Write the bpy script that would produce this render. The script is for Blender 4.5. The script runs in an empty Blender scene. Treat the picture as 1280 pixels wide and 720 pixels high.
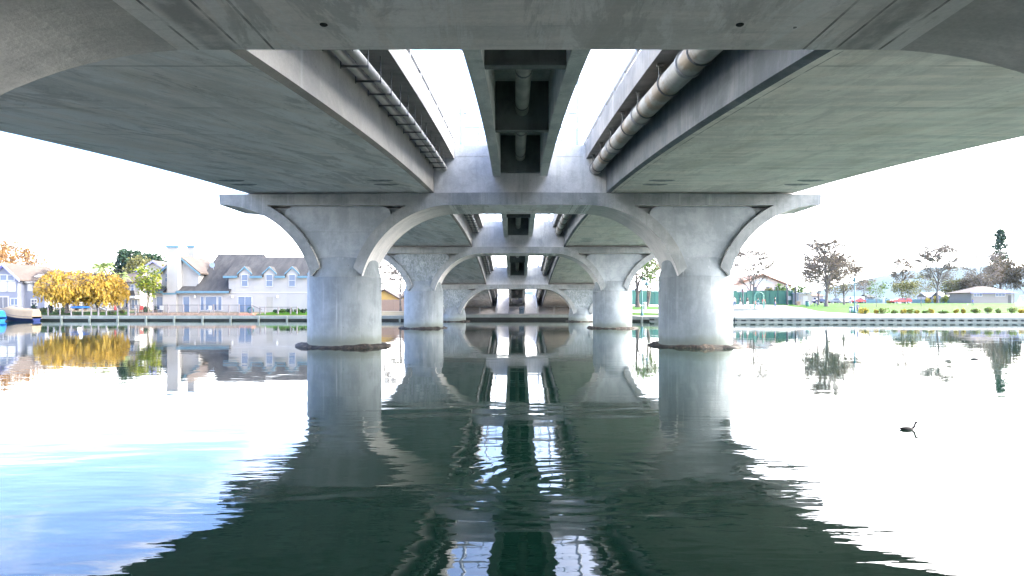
import bpy, math, random
from mathutils import Vector, Matrix, noise
from mathutils.geometry import tessellate_polygon
R = math.radians
sc = bpy.context.scene
COL = sc.collection

# ------------------------------------------------------------------ units
U = 0.035            # one survey unit in metres
D1 = 29.75           # distance to the first pier in metres
ZC = 1.6975          # camera height over the water
XC = -0.1925         # camera offset from the bridge axis
def gx(px, d): return XC + (px - 644.5) * d * U
def gz(py, d): return ZC + (384.0 - py) * d * U
def gy(d): return d * D1
def m(px, d): return px * d * U

# ------------------------------------------------------------------ tagging
def tag(o, label=None, cat=None, group=None, kind=None):
    if label: o['label'] = label
    if cat: o['category'] = cat
    if group: o['group'] = group
    if kind: o['kind'] = kind
    return o
def thing(name, label, cat, loc=(0, 0, 0), rz=0.0, group=None):
    o = bpy.data.objects.new(name, None)
    o.empty_display_size = 0.2
    COL.objects.link(o)
    o.location = loc; o.rotation_euler = (0, 0, rz)
    return tag(o, label, cat, group)
def children(o): return [c for c in bpy.data.objects if c.parent == o]
def copy_tree(o, parent=None):
    kids = list(KIDS.get(o.name, []))
    c = o.copy(); COL.objects.link(c); c.parent = parent
    KIDS[c.name] = []
    if parent: KIDS[parent.name].append(c)
    for k in kids: copy_tree(k, c)
    return c
KIDS = {}
def root_loc(o):
    v = Vector((0, 0, 0))
    while o is not None:
        v += o.location; o = o.parent
    return v

class MB:
    """collects faces and links them as one mesh"""
    def __init__(s): s.v = []; s.f = []; s.mi = []; s.sm = []
    def add(s, vs, fs, mi=0, smooth=False):
        b = len(s.v); s.v.extend(Vector(p) for p in vs)
        for f in fs:
            s.f.append([b + i for i in f]); s.mi.append(mi); s.sm.append(smooth)
    def box(s, x0, x1, y0, y1, z0, z1, mi=0):
        vs = [(x0,y0,z0),(x1,y0,z0),(x1,y1,z0),(x0,y1,z0),(x0,y0,z1),(x1,y0,z1),(x1,y1,z1),(x0,y1,z1)]
        s.add(vs, [(3,2,1,0),(4,5,6,7),(0,1,5,4),(1,2,6,5),(2,3,7,6),(3,0,4,7)], mi)
        return s
    def bbox(s, x0, x1, y0, y1, z0, z1, b, mi=0):
        """box with chamfered vertical edges and top"""
        def ring(i, z):
            a0, a1, c0, c1 = x0+i, x1-i, y0+i, y1-i
            return [(a0+b,c0,z),(a1-b,c0,z),(a1,c0+b,z),(a1,c1-b,z),(a1-b,c1,z),(a0+b,c1,z),(a0,c1-b,z),(a0,c0+b,z)]
        rs = ring(0, z0) + ring(0, z1-b) + ring(b*.7, z1)
        fs = [tuple(range(7, -1, -1)), tuple(range(16, 24))]
        for k in (0, 8):
            for i in range(8):
                j = (i+1) % 8
                fs.append((k+i, k+j, k+8+j, k+8+i))
        s.add(rs, fs, mi); return s
    def prism(s, poly, axis, a0, a1, mi=0, side_mi=None, smooth=False):
        """polygon extruded; axis 'y': poly in (x,z); 'x': poly in (y,z); 'z': poly in (x,y)"""
        def P(p, a):
            return {'y': (p[0], a, p[1]), 'x': (a, p[0], p[1]), 'z': (p[0], p[1], a)}[axis]
        n = len(poly)
        tris = tessellate_polygon([[Vector((p[0], p[1], 0)) for p in poly]])
        area = sum(poly[i][0]*poly[(i+1) % n][1]-poly[(i+1) % n][0]*poly[i][1] for i in range(n))
        vs = [P(p, a0) for p in poly] + [P(p, a1) for p in poly]
        flip = (area > 0) != (axis == 'y')
        caps = []
        for t in tris:
            a, b, c = [poly[i] for i in t]
            ar = (b[0]-a[0])*(c[1]-a[1])-(c[0]-a[0])*(b[1]-a[1])
            t = list(t)
            if abs(ar) < 1e-12: continue
            if (ar > 0) != (axis == 'y'): t = t[::-1]
            caps.append(tuple(t)); caps.append(tuple(i+n for i in t[::-1]))
        s.add(vs, caps, mi)
        sides = []
        for i in range(n):
            j = (i+1) % n
            q = (i, j, n+j, n+i)
            sides.append(q if flip else q[::-1])
        s.add(vs, sides, mi if side_mi is None else side_mi, smooth)
        return s
    def tube(s, path, rad, n=8, mi=0, cap=True, smooth=True):
        path = [Vector(p) for p in path]
        if not isinstance(rad, (list, tuple)): rad = [rad]*len(path)
        vs = []; L = len(path)
        up = None
        for i, p in enumerate(path):
            t = (path[min(i+1, L-1)] - path[max(i-1, 0)])
            if t.length < 1e-9: t = Vector((0, 0, 1))
            t.normalize()
            if up is None:
                up = Vector((0, 0, 1)) if abs(t.z) < .9 else Vector((1, 0, 0))
            a = t.cross(up)
            if a.length < 1e-6: a = t.cross(Vector((0, 1, 0)))
            a.normalize(); b = a.cross(t).normalized(); up = b
            for k in range(n):
                th = 2*math.pi*k/n
                vs.append(p + (a*math.cos(th) + b*math.sin(th))*rad[i])
        fs = []
        for i in range(L-1):
            for k in range(n):
                k2 = (k+1) % n
                fs.append((i*n+k, i*n+k2, (i+1)*n+k2, (i+1)*n+k))
        s.add(vs, fs, mi, smooth)
        if cap and n > 2:
            s.add(vs[:n], [tuple(range(n-1, -1, -1))], mi); s.add(vs[-n:], [tuple(range(n))], mi)
        return s
    def lathe(s, c, prof, n=24, mi=0, smooth=True):
        c = Vector(c); vs = []; L = len(prof)
        for r, z in prof:
            for k in range(n):
                th = 2*math.pi*k/n
                vs.append(c + Vector((r*math.cos(th), r*math.sin(th), z)))
        fs = []
        for i in range(L-1):
            for k in range(n):
                k2 = (k+1) % n
                fs.append((i*n+k, i*n+k2, (i+1)*n+k2, (i+1)*n+k))
        fs.append(tuple(range(n-1, -1, -1))); fs.append(tuple((L-1)*n+k for k in range(n)))
        s.add(vs, fs, mi, smooth); return s
    def ball(s, c, r, n=10, mi=0, sq=(1, 1, 1)):
        prof = []
        c = Vector(c); vs = []; L = n//2+1
        for i in range(L):
            ph = -math.pi/2 + math.pi*i/(L-1)
            for k in range(n):
                th = 2*math.pi*k/n
                vs.append(c + Vector((max(.02, math.cos(ph))*math.cos(th)*sq[0], max(.02, math.cos(ph))*math.sin(th)*sq[1], math.sin(ph)*sq[2]))*r)
        fs = []
        for i in range(L-1):
            for k in range(n):
                k2 = (k+1) % n
                fs.append((i*n+k, i*n+k2, (i+1)*n+k2, (i+1)*n+k))
        s.add(vs, fs, mi, True); return s
    def build(s, name, mats, parent=None):
        if not isinstance(mats, (list, tuple)): mats = [mats]
        off = root_loc(parent) if parent is not None else Vector((0, 0, 0))
        me = bpy.data.meshes.new(name)
        me.from_pydata([tuple(v-off) for v in s.v], [], s.f)
        for mt in mats: me.materials.append(mt)
        me.polygons.foreach_set('material_index', s.mi)
        me.polygons.foreach_set('use_smooth', s.sm)
        me.update()
        o = bpy.data.objects.new(name, me); COL.objects.link(o)
        if parent is not None:
            o.parent = parent; KIDS.setdefault(parent.name, []).append(o)
        return o

# ------------------------------------------------------------------ materials
def newmat(name):
    mt = bpy.data.materials.new(name); mt.use_nodes = True
    nt = mt.node_tree; nt.nodes.clear()
    out = nt.nodes.new('ShaderNodeOutputMaterial')
    p = nt.nodes.new('ShaderNodeBsdfPrincipled')
    nt.links.new(p.outputs[0], out.inputs[0])
    return mt, nt, p
class N:
    """tiny node helper"""
    def __init__(s, nt): s.nt = nt
    def n(s, t, **kw):
        x = s.nt.nodes.new(t)
        for k, v in kw.items(): setattr(x, k, v)
        return x
    def set(s, sock, v):
        if hasattr(v, 'default_value') or hasattr(v, 'links'): s.nt.links.new(v, sock)
        else: sock.default_value = v
    def math(s, op, a, b=0.0, c=None, clamp=False):
        x = s.n('ShaderNodeMath', operation=op, use_clamp=clamp)
        s.set(x.inputs[0], a); s.set(x.inputs[1], b)
        if c is not None: s.set(x.inputs[2], c)
        return x.outputs[0]
    def pos(s): return s.n('ShaderNodeNewGeometry').outputs['Position']
    def scale(s, v, sx, sy, sz, off=(0, 0, 0), rot=(0, 0, 0)):
        x = s.n('ShaderNodeMapping'); s.set(x.inputs['Vector'], v)
        x.inputs['Scale'].default_value = (sx, sy, sz); x.inputs['Location'].default_value = off
        x.inputs['Rotation'].default_value = rot
        return x.outputs[0]
    def noise(s, v, sc_, det=4, rough=.55, dist=0.0):
        x = s.n('ShaderNodeTexNoise'); s.set(x.inputs['Vector'], v)
        x.inputs['Scale'].default_value = sc_; x.inputs['Detail'].default_value = det
        x.inputs['Roughness'].default_value = rough; x.inputs['Distortion'].default_value = dist
        return x.outputs['Fac']
    def ramp(s, f, stops):
        x = s.n('ShaderNodeValToRGB'); s.set(x.inputs[0], f)
        cr = x.color_ramp
        while len(cr.elements) < len(stops): cr.elements.new(.5)
        for e, (p, c) in zip(cr.elements, stops):
            e.position = p; e.color = (c, c, c, 1) if not isinstance(c, (tuple, list)) else (*c, 1)
        return x.outputs[0]
    def rng(s, f, a, b, c=0.0, d=1.0):
        x = s.n('ShaderNodeMapRange', interpolation_type='SMOOTHSTEP'); s.set(x.inputs[0], f)
        for i, v in zip((1, 2, 3, 4), (a, b, c, d)): x.inputs[i].default_value = v
        return x.outputs[0]
    def mix(s, f, a, b, mode='MIX'):
        x = s.n('ShaderNodeMix', data_type='RGBA', blend_type=mode)
        s.set(x.inputs[0], f)
        for sock, v in ((x.inputs[6], a), (x.inputs[7], b)):
            if isinstance(v, (tuple, list)): sock.default_value = (*v, 1) if len(v) == 3 else v
            else: s.set(sock, v)
        return x.outputs[2]
    def bump(s, h, strength, dist=.02, normal=None):
        x = s.n('ShaderNodeBump'); s.set(x.inputs['Height'], h)
        x.inputs['Strength'].default_value = strength; x.inputs['Distance'].default_value = dist
        if normal is not None: s.set(x.inputs['Normal'], normal)
        return x.outputs[0]
def plain(name, c, rough=.6, metal=0.0, var=.12, vs=2.0, spec=.4):
    c = tuple(x*.85 for x in c)
    mt, nt, p = newmat(name); h = N(nt)
    f = h.noise(h.pos(), vs, 4)
    col = h.mix(h.rng(f, .3, .7), tuple(x*(1-var) for x in c), tuple(min(1, x*(1+var)) for x in c))
    nt.links.new(col, p.inputs['Base Color'])
    p.inputs['Roughness'].default_value = rough; p.inputs['Metallic'].default_value = metal
    p.inputs['Specular IOR Level'].default_value = spec
    return mt
def glass(name, c, rough=.05):
    mt, nt, p = newmat(name)
    p.inputs['Base Color'].default_value = (*c, 1); p.inputs['Roughness'].default_value = rough
    p.inputs['Specular IOR Level'].default_value = .22
    return mt
def concrete(name, light, dark, blotch=.35, streak=(1.0, .12, 1.0), streak_amt=.5, grain=.25, stain=(.10, .12, .11), stain_amt=.5,
             drip=0.0, rot=0.0, joints=None, groove=None, band=None, pits=.5, peel=0.0, warm=0.0, strip=None, laitance=0.0):
    mt, nt, p = newmat(name); h = N(nt)
    pos = h.pos()
    rp = h.scale(pos, 1, 1, 1, rot=(0, 0, rot))
    big = h.noise(h.scale(rp, 1, .4, 1, off=(2, 5, 3)), blotch, 7, .66, .5)
    st = h.noise(h.scale(rp, *streak), 1.6, 7, .68, .25)
    fine = h.noise(pos, 28.0, 3, .7)
    med = h.noise(pos, 3.2, 5, .65)
    f = h.math('ADD', h.math('MULTIPLY', big, 1.0 - streak_amt), h.math('MULTIPLY', st, streak_amt))
    f = h.rng(f, .415, .585)
    col = h.mix(f, dark, light)
    # second scale of blotching
    col = h.mix(h.math('MULTIPLY', h.rng(med, .5, .72), .35), col, tuple(min(1, x*1.16) for x in light))
    if laitance: # crisp-edged paler and darker skins left by the formwork
        la = h.noise(h.scale(rp, 1.0, .17, 1, off=(11, 3, 7)), 1.0, 9, .74, 1.2)
        col = h.mix(h.math('MULTIPLY', h.rng(la, .49, .54), laitance), col, tuple(min(.95, x*1.12) for x in light))
        lb = h.noise(h.scale(rp, .7, .16, 1, off=(1, 13, 2)), 1.3, 9, .74, 1.0)
        col = h.mix(h.math('MULTIPLY', h.rng(lb, .53, .58), laitance*.9), col, tuple(x*.72 for x in dark))
    if warm: # rusty / tan cast patches
        w = h.rng(h.noise(h.scale(rp, 1, .35, 1, off=(7, 3, 1)), .7, 5, .6), .48, .72)
        col = h.mix(h.math('MULTIPLY', w, warm), col, (.46, .40, .30))
    # stains of irregular shape
    s1 = h.rng(h.noise(h.scale(rp, streak[0], streak[1]*2.2, streak[2], off=(3.1, 8.2, 1.7)), 1.1, 8, .72, .5), .56, .74)
    col = h.mix(h.math('MULTIPLY', s1, stain_amt), col, stain)
    if drip:
        dr = h.rng(h.noise(h.scale(pos, 3.2, 3.2, .16), 1.4, 5, .7), .50, .70)
        col = h.mix(h.math('MULTIPLY', dr, drip), col, tuple(x*1.1 for x in stain))
        dl = h.rng(h.noise(h.scale(pos, 4.6, 4.6, .10, off=(9, 4, 2)), 1.2, 4, .7), .58, .74)
        col = h.mix(h.math('MULTIPLY', dl, drip*.8), col, (.50, .52, .515))
    if peel:
        pe = h.rng(h.noise(h.scale(pos, 1, 1, .6), 7.0, 6, .75, .8), .47, .55)
        col = h.mix(h.math('MULTIPLY', pe, peel), col, (.13, .16, .16))
    col = h.mix(h.math('MULTIPLY', h.rng(fine, .30, .75), grain), col, (.12, .13, .13))
    # bug holes
    vo = h.n('ShaderNodeTexVoronoi'); h.set(vo.inputs['Vector'], pos); vo.inputs['Scale'].default_value = 2.6
    pit = h.math('MULTIPLY', h.math('LESS_THAN', vo.outputs['Distance'], .055), h.math('GREATER_THAN', h.noise(pos, 1.3, 2), .52))
    col = h.mix(h.math('MULTIPLY', pit, pits), col, (.06, .065, .065))
    sep = h.n('ShaderNodeSeparateXYZ'); h.set(sep.inputs[0], pos)
    wob = h.math('MULTIPLY', h.math('SUBTRACT', h.noise(pos, 1.1, 3), .5), .05)
    if joints:
        ax, step, amt, wid = joints
        mm = h.math('MODULO', h.math('ADD', h.math('ADD', sep.outputs[ax], 500.0), wob), step)
        ln = h.math('LESS_THAN', mm, wid)
        brk = h.rng(h.noise(pos, .9, 3), .38, .6)
        col = h.mix(h.math('MULTIPLY', h.math('MULTIPLY', ln, brk), amt), col, (.09, .095, .09))
    if groove:   # a cast-in drip groove at a fixed distance from the axis
        for g in groove:
            ln = h.math('MULTIPLY', h.math('LESS_THAN', h.math('ABSOLUTE', h.math('SUBTRACT', h.math('ABSOLUTE', h.math('ADD', sep.outputs[0], h.math('MULTIPLY', wob, .25))), g)), .011), h.rng(h.noise(pos, 1.7, 4), .35, .6))
            col = h.mix(h.math('MULTIPLY', ln, .75), col, (.05, .05, .05))
    if strip:    # darker construction strip where the arch meets the flat crown
        sx = h.math('ABSOLUTE', h.math('SUBTRACT', h.math('ABSOLUTE', h.math('ADD', sep.outputs[0], h.math('MULTIPLY', wob, 1.5))), strip[0]))
        sm = h.math('MULTIPLY', h.math('SUBTRACT', 1.0, h.rng(sx, strip[1]*.6, strip[1]*1.3), clamp=True), h.rng(h.noise(pos, 2.2, 5, .7), .3, .6))
        col = h.mix(h.math('MULTIPLY', sm, .6), col, (.22, .24, .25))
    if band:     # algae / tide marks above the waterline
        zz = h.math('ADD', sep.outputs[2], h.math('MULTIPLY', h.math('SUBTRACT', h.noise(h.scale(pos, 1, 1, .3), 2.2, 5), .5), .55))
        t = h.math('SUBTRACT', 1.0, h.rng(zz, .20, .58), clamp=True)
        col = h.mix(h.math('MULTIPLY', t, .9), col, (.085, .092, .068))
        t2 = h.math('SUBTRACT', 1.0, h.rng(zz, .25, 1.15), clamp=True)
        col = h.mix(h.math('MULTIPLY', t2, .5), col, (.22, .25, .23))
    nt.links.new(col, p.inputs['Base Color'])
    p.inputs['Roughness'].default_value = .82
    p.inputs['Specular IOR Level'].default_value = .25
    hh = h.math('ADD', h.math('MULTIPLY', med, .6), h.math('ADD', h.math('MULTIPLY', fine, .35), h.math('MULTIPLY', st, .6)))
    nt.links.new(h.bump(hh, .45, .02), p.inputs['Normal'])
    return mt
def foliage(name, cols, trans=.25):
    cols = [tuple(x*.85 for x in c) for c in cols]
    """cols: dark, mid, light; every leaf clump gets its own tone"""
    mt, nt, p = newmat(name); h = N(nt)
    g = h.n('ShaderNodeNewGeometry')
    f = h.math('ADD', h.math('MULTIPLY', g.outputs['Random Per Island'], .55), h.math('MULTIPLY', h.rng(h.noise(g.outputs['Position'], .9, 3), .3, .7), .45))
    col = h.ramp(f, [(0, cols[0]), (.5, cols[1]), (1, cols[2])])
    nt.links.new(col, p.inputs['Base Color'])
    p.inputs['Roughness'].default_value = .65; p.inputs['Specular IOR Level'].default_value = .2
    tr = h.n('ShaderNodeBsdfTranslucent'); nt.links.new(col, tr.inputs['Color'])
    mx = h.n('ShaderNodeMixShader'); mx.inputs[0].default_value = trans
    nt.links.new(p.outputs[0], mx.inputs[1]); nt.links.new(tr.outputs[0], mx.inputs[2])
    out = [x for x in nt.nodes if x.type == 'OUTPUT_MATERIAL'][0]
    nt.links.new(mx.outputs[0], out.inputs[0])
    return mt
def siding(name, c, step=.2, axis=2, dark=.75):
    c = tuple(x*.85 for x in c)
    mt, nt, p = newmat(name); h = N(nt)
    sep = h.n('ShaderNodeSeparateXYZ'); h.set(sep.inputs[0], h.pos())
    mm = h.math('MODULO', h.math('ADD', sep.outputs[axis], 300), step)
    ln = h.math('LESS_THAN', mm, step*.14)
    f = h.noise(h.pos(), .8, 4)
    col = h.mix(h.rng(f, .3, .7), tuple(x*.93 for x in c), c)
    col = h.mix(ln, col, tuple(x*dark for x in c))
    nt.links.new(col, p.inputs['Base Color']); p.inputs['Roughness'].default_value = .7
    return mt
def shingle(name, c1, c2):
    c1 = tuple(x*.8 for x in c1); c2 = tuple(x*.8 for x in c2)
    mt, nt, p = newmat(name); h = N(nt)
    pos = h.pos()
    f = h.noise(h.scale(pos, 1.6, .5, .25), 1.0, 6, .7, .4)
    col = h.mix(h.rng(f, .35, .65), c1, c2)
    g = h.noise(h.scale(pos, 4, 4, 9), 1.6, 3, .6)
    col = h.mix(h.math('MULTIPLY', h.rng(g, .4, .7), .45), col, tuple(x*.55 for x in c1))
    nt.links.new(col, p.inputs['Base Color']); p.inputs['Roughness'].default_value = .85
    return mt

M = {}
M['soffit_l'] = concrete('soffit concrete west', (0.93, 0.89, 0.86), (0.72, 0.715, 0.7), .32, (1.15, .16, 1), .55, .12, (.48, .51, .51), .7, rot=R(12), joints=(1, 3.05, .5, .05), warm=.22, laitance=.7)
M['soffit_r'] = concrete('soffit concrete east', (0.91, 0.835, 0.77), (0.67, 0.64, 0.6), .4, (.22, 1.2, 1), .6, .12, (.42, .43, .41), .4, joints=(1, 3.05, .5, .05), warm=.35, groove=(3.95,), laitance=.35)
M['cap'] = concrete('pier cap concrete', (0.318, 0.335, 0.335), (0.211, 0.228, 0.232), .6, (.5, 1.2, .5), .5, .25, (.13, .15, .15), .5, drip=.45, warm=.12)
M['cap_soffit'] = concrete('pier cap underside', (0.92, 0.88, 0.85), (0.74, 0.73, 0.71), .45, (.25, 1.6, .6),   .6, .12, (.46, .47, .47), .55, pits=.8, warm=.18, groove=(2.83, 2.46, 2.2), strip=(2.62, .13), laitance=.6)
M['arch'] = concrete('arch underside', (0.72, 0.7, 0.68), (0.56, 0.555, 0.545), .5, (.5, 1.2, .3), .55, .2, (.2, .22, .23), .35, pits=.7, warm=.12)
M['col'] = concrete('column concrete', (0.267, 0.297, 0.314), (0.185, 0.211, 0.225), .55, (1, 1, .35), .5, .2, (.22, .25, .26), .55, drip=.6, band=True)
M['panel'] = concrete('infill panel', (0.344, 0.374, 0.391), (0.249, 0.280, 0.297), .6, (1, 1, .7), .5, .2, (.33, .37, .39), .45, drip=.2, joints=(2, 1.15, .35, .018))
M['panel_worn'] = concrete('worn infill panel', (0.396, 0.430, 0.447), (0.258, 0.292, 0.310), .6, (1, 1, .7), .5, .2, (.22, .26, .27), .6, drip=.35, peel=.65)
M['wall'] = concrete('diaphragm wall', (0.516, 0.525, 0.529), (0.396, 0.404, 0.408), .5, (1, 1, .5), .4, .18, (.22, .24, .25), .7, drip=.35, warm=.15, laitance=.25)
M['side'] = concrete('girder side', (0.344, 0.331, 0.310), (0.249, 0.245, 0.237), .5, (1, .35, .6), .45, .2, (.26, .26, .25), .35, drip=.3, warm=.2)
M['side_shade'] = concrete('shaded stained girder side', (0.258, 0.275, 0.297), (0.142, 0.159, 0.181), .5, (1, .5, .3), .45, .2, (.12, .14, .17), .6, drip=.6)  # right girder faces away from the sun: shade put into the colour, plus drips
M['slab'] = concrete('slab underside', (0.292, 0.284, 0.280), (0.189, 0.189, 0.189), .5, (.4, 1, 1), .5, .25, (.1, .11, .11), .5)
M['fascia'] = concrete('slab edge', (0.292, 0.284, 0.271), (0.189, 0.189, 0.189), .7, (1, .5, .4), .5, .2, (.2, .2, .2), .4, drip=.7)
M['spine'] = concrete('centre girder concrete', (0.72, 0.72, 0.7), (0.5, 0.52, 0.52), .5, (1, .4, .5), .5, .25, (.12, .14, .14), .5, warm=.1)
M['paving'] = concrete('pale paving', (0.284, 0.262, 0.241), (0.224, 0.211, 0.194), .4, (1, 1, 1), .3, .12, (.40, .38, .36), .3, joints=(0, 3.0, .3, .03))
M['seawall'] = concrete('seawall concrete', (0.232, 0.245, 0.224), (0.129, 0.146, 0.133), .5, (.4, 1, .6), .5, .25, (.12, .15, .12), .6, drip=.4, band=True)
M['bank_pave'] = concrete('slope paving', (0.292, 0.258, 0.232), (0.189, 0.172, 0.155), .5, (1, .6, 1), .4, .25, (.1, .1, .09), .5, warm=.3)
M['ramp'] = concrete('ramp concrete', (0.396, 0.370, 0.327), (0.327, 0.301, 0.275), .6, (1, .4, 1), .4, .15, (.36, .33, .30), .4)
M['slab_dark'] = plain('grey vent grille', (.30, .32, .32), .8, 0, .4, 6)  # vent discs, greyer than the soffit around them
M['spine_shade'] = concrete('shaded diaphragm concrete', (0.172, 0.181, 0.176), (0.103, 0.112, 0.112), .6, (1, .4, .5), .5, .25, (.08, .09, .09), .5)  # centre girder concrete darkened to paint in the shade of its void
M['asphalt'] = plain('asphalt', (.05, .05, .052), .9)
M['dark_void'] = plain('dark recess shade', (.035, .037, .035), .9)  # near-black colour standing in for shade inside recesses and sockets
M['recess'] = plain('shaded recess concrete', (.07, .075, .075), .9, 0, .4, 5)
M['rail_tint'] = plain('blue tinted metal', (.22, .28, .38), .4, .2)  # on the railings, the blue cast of overexposure is put into the colour
M['pole_grey'] = plain('galvanised pole', (.30, .34, .40), .4, .3)
M['pipe'] = None
def pipe_mat():
    mt, nt, p = newmat('pipe wrap'); h = N(nt); pos = h.pos()
    sep = h.n('ShaderNodeSeparateXYZ'); h.set(sep.inputs[0], pos)
    seg = h.noise(h.scale(pos, .02, .62, .02), 1.0, 2, .5)
    bl = h.noise(h.scale(pos, 2.5, 1.0, 2.5), 1.2, 6, .7, .4)
    col = h.mix(h.rng(bl, .35, .7), (.38, .38, .37), (.24, .225, .20))
    col = h.mix(h.math('MULTIPLY', h.rng(h.math('ADD', seg, h.math('MULTIPLY', h.math('SUBTRACT', bl, .5), .35)), .50, .60), .7), col, (.25, .18, .11))
    ln = h.math('LESS_THAN', h.math('MODULO', sep.outputs[1], .61), .02)
    col = h.mix(h.math('MULTIPLY', ln, .5), col, (.2, .18, .15))
    nt.links.new(col, p.inputs['Base Color']); p.inputs['Roughness'].default_value = .6
    return mt
M['pipe'] = pipe_mat()
M['pipe_grey'] = plain('drain pipe', (.36, .35, .32), .6, 0, .25, 1.6)
M['conduit'] = plain('white conduit', (.42, .41, .395), .45, 0, .15)
M['steel'] = plain('dull steel', (.13, .135, .14), .5, .5)
M['steel_g'] = plain('galvanised strap', (.30, .31, .32), .45, .5)
M['debris'] = None
def debris_mat():
    mt, nt, p = newmat('mussels and weed'); h = N(nt); pos = h.pos()
    f = h.noise(pos, 5.5, 6, .75)
    col = h.ramp(h.rng(f, .25, .75), [(0, (.008, .008, .007)), (.5, (.022, .018, .014)), (.75, (.06, .042, .03)), (1, (.20, .16, .12))])
    nt.links.new(col, p.inputs['Base Color']); p.inputs['Roughness'].default_value = .8
    nt.links.new(h.bump(f, .9, .06), p.inputs['Normal'])
    return mt
M['debris'] = debris_mat()
M['white_wall'] = siding('white render', (.34, .325, .305), 2.4, 0, .93)
M['blue_grey_wall'] = siding('blue grey siding', (.18, .195, .25), .2, 2, .86)
M['cream_wall'] = siding('cream siding', (.30, .285, .25), .2, 2, .88)
M['yellow_wall'] = siding('yellow siding', (.50, .33, .09), .2, 2, .88)
M['pink_wall'] = siding('pinkish brick', (.58, .44, .38), .3, 2, .85)
M['block_wall'] = siding('grey blockwork', (.21, .195, .19), .2, 2, .8)
M['white_paint'] = plain('white paint', (.42, .42, .42), .5, 0, .04)
M['teal_trim'] = plain('teal trim', (.085, .18, .235), .5, 0, .08)
M['violet_trim'] = plain('blue violet trim', (.25, .25, .62), .5, 0, .08)
M['roof_dark'] = shingle('dark shingles', (.018, .018, .020), (.05, .047, .045))
M['roof_brown'] = shingle('brown shingles', (.062, .044, .034), (.09, .066, .052))
M['roof_tile'] = shingle('terracotta roof', (.22, .105, .065), (.30, .165, .11))
M['glass_blue'] = glass('window glass', (.06, .10, .17), .1)
M['glass_dark'] = glass('dark window', (.04, .05, .08))
M['curtain'] = plain('pale curtain', (.66, .66, .68), .7, 0, .08)
M['wood_deck'] = plain('deck timber', (.26, .18, .13), .8, 0, .3, 3)
M['wood_fence'] = siding('fence boards', (.34, .24, .19), .16, 0, .55)
M['brick'] = plain('red brick', (.34, .18, .13), .85, 0, .25, 6)
M['iron'] = plain('dark iron', (.05, .05, .055), .5, .4)
M['post'] = plain('weathered post', (.20, .18, .18), .7, 0, .25)
M['bark'] = plain('bark', (.16, .13, .11), .9, 0, .3, 3)
M['bark_pale'] = plain('pale bark', (.12, .105, .095), .9, 0, .3, 3)
M['bark_dark'] = plain('dark bark', (.08, .065, .055), .9, 0, .3, 3)
M['f_yellow'] = foliage('golden leaves', [(.34, .20, .022), (.52, .335, .05), (.62, .44, .11)], .3)
M['f_orange'] = foliage('russet leaves', [(.13, .06, .02), (.26, .13, .04), (.34, .20, .08)], .3)
M['f_rust'] = foliage('thin dry leaves', [(.085, .068, .052), (.15, .118, .085), (.22, .175, .125)], .3)
M['f_olive'] = foliage('olive leaves', [(.07, .075, .025), (.13, .13, .045), (.20, .18, .07)], .25)
M['f_dark'] = foliage('dark evergreen leaves', [(.012, .03, .016), (.028, .06, .03), (.05, .09, .045)], .15)
M['f_green'] = foliage('green leaves', [(.03, .07, .015), (.07, .14, .03), (.16, .24, .05)], .25)
M['f_lime'] = foliage('yellow green leaves', [(.06, .11, .012), (.16, .20, .02), (.34, .31, .03)], .3)
M['f_palm'] = foliage('palm fronds', [(.12, .18, .05), (.22, .29, .10), (.34, .36, .14)], .3)
M['f_shrub'] = foliage('shrub leaves', [(.05, .10, .025), (.11, .17, .04), (.26, .26, .06)], .25)
M['f_yshrub'] = foliage('yellow shrub leaves', [(.18, .17, .03), (.36, .30, .04), (.5, .36, .06)], .25)
M['f_brown'] = foliage('brown dense leaves', [(.045, .037, .02), (.085, .068, .035), (.14, .105, .055)], .25)
def lawn_mat(name, a, b):
    a = tuple(x*.85 for x in a); b = tuple(x*.85 for x in b)
    mt, nt, p = newmat(name); h = N(nt); pos = h.pos()
    f = h.noise(pos, .25, 6, .7); g = h.noise(pos, 9, 3)
    col = h.mix(h.rng(f, .35, .65), a, b)
    col = h.mix(h.math('MULTIPLY', h.rng(g, .3, .7), .35), col, tuple(x*.6 for x in a))
    nt.links.new(col, p.inputs['Base Color']); p.inputs['Roughness'].default_value = .9
    p.inputs['Specular IOR Level'].default_value = .1
    nt.links.new(h.bump(g, .6, .05), p.inputs['Normal'])
    return mt
M['lawn'] = lawn_mat('lawn', (.032, .095, .005), (.05, .125, .008))
M['earth'] = lawn_mat('bare earth', (.17, .14, .09), (.22, .20, .13))
M['mulch'] = plain('bark mulch', (.40, .24, .15), .9, 0, .2, 4)
M['hill'] = lawn_mat('wooded hills', (.025, .04, .04), (.04, .055, .05))
M['screen'] = siding('green windscreen mesh', (.035, .14, .10), 2.6, 0, .7)
M['teal_post'] = plain('teal lamp post', (.02, .10, .115), .45, .1)
M['bin_green'] = plain('green bin', (.05, .17, .13), .5)
M['bin_blue'] = plain('dark blue bin', (.03, .06, .09), .5)
M['blue_tarp'] = plain('bright blue hull', (.01, .11, .40), .4)
M['navy'] = plain('navy hull', (.02, .03, .10), .3)
M['canvas'] = plain('tan boat cover', (.19, .15, .105), .85, 0, .12, 1.2)
M['canvas_l'] = plain('pale boat cover top', (.70, .65, .57), .85, 0, .08, 1.2)
M['red'] = plain('red paint', (.55, .04, .03), .4)
M['car_red'] = plain('red car paint', (.50, .04, .04), .25, 0, .04)
M['car_white'] = plain('white car paint', (.78, .78, .78), .25, 0, .03)
M['car_grey'] = plain('grey car paint', (.22, .24, .28), .25, .2, .04)
M['car_navy'] = plain('dark blue car paint', (.03, .05, .12), .25, .1, .04)
M['rubber'] = plain('tyre rubber', (.02, .02, .02), .85)
M['lamp_glass'] = plain('headlamp glass', (.7, .7, .66), .15)
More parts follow.
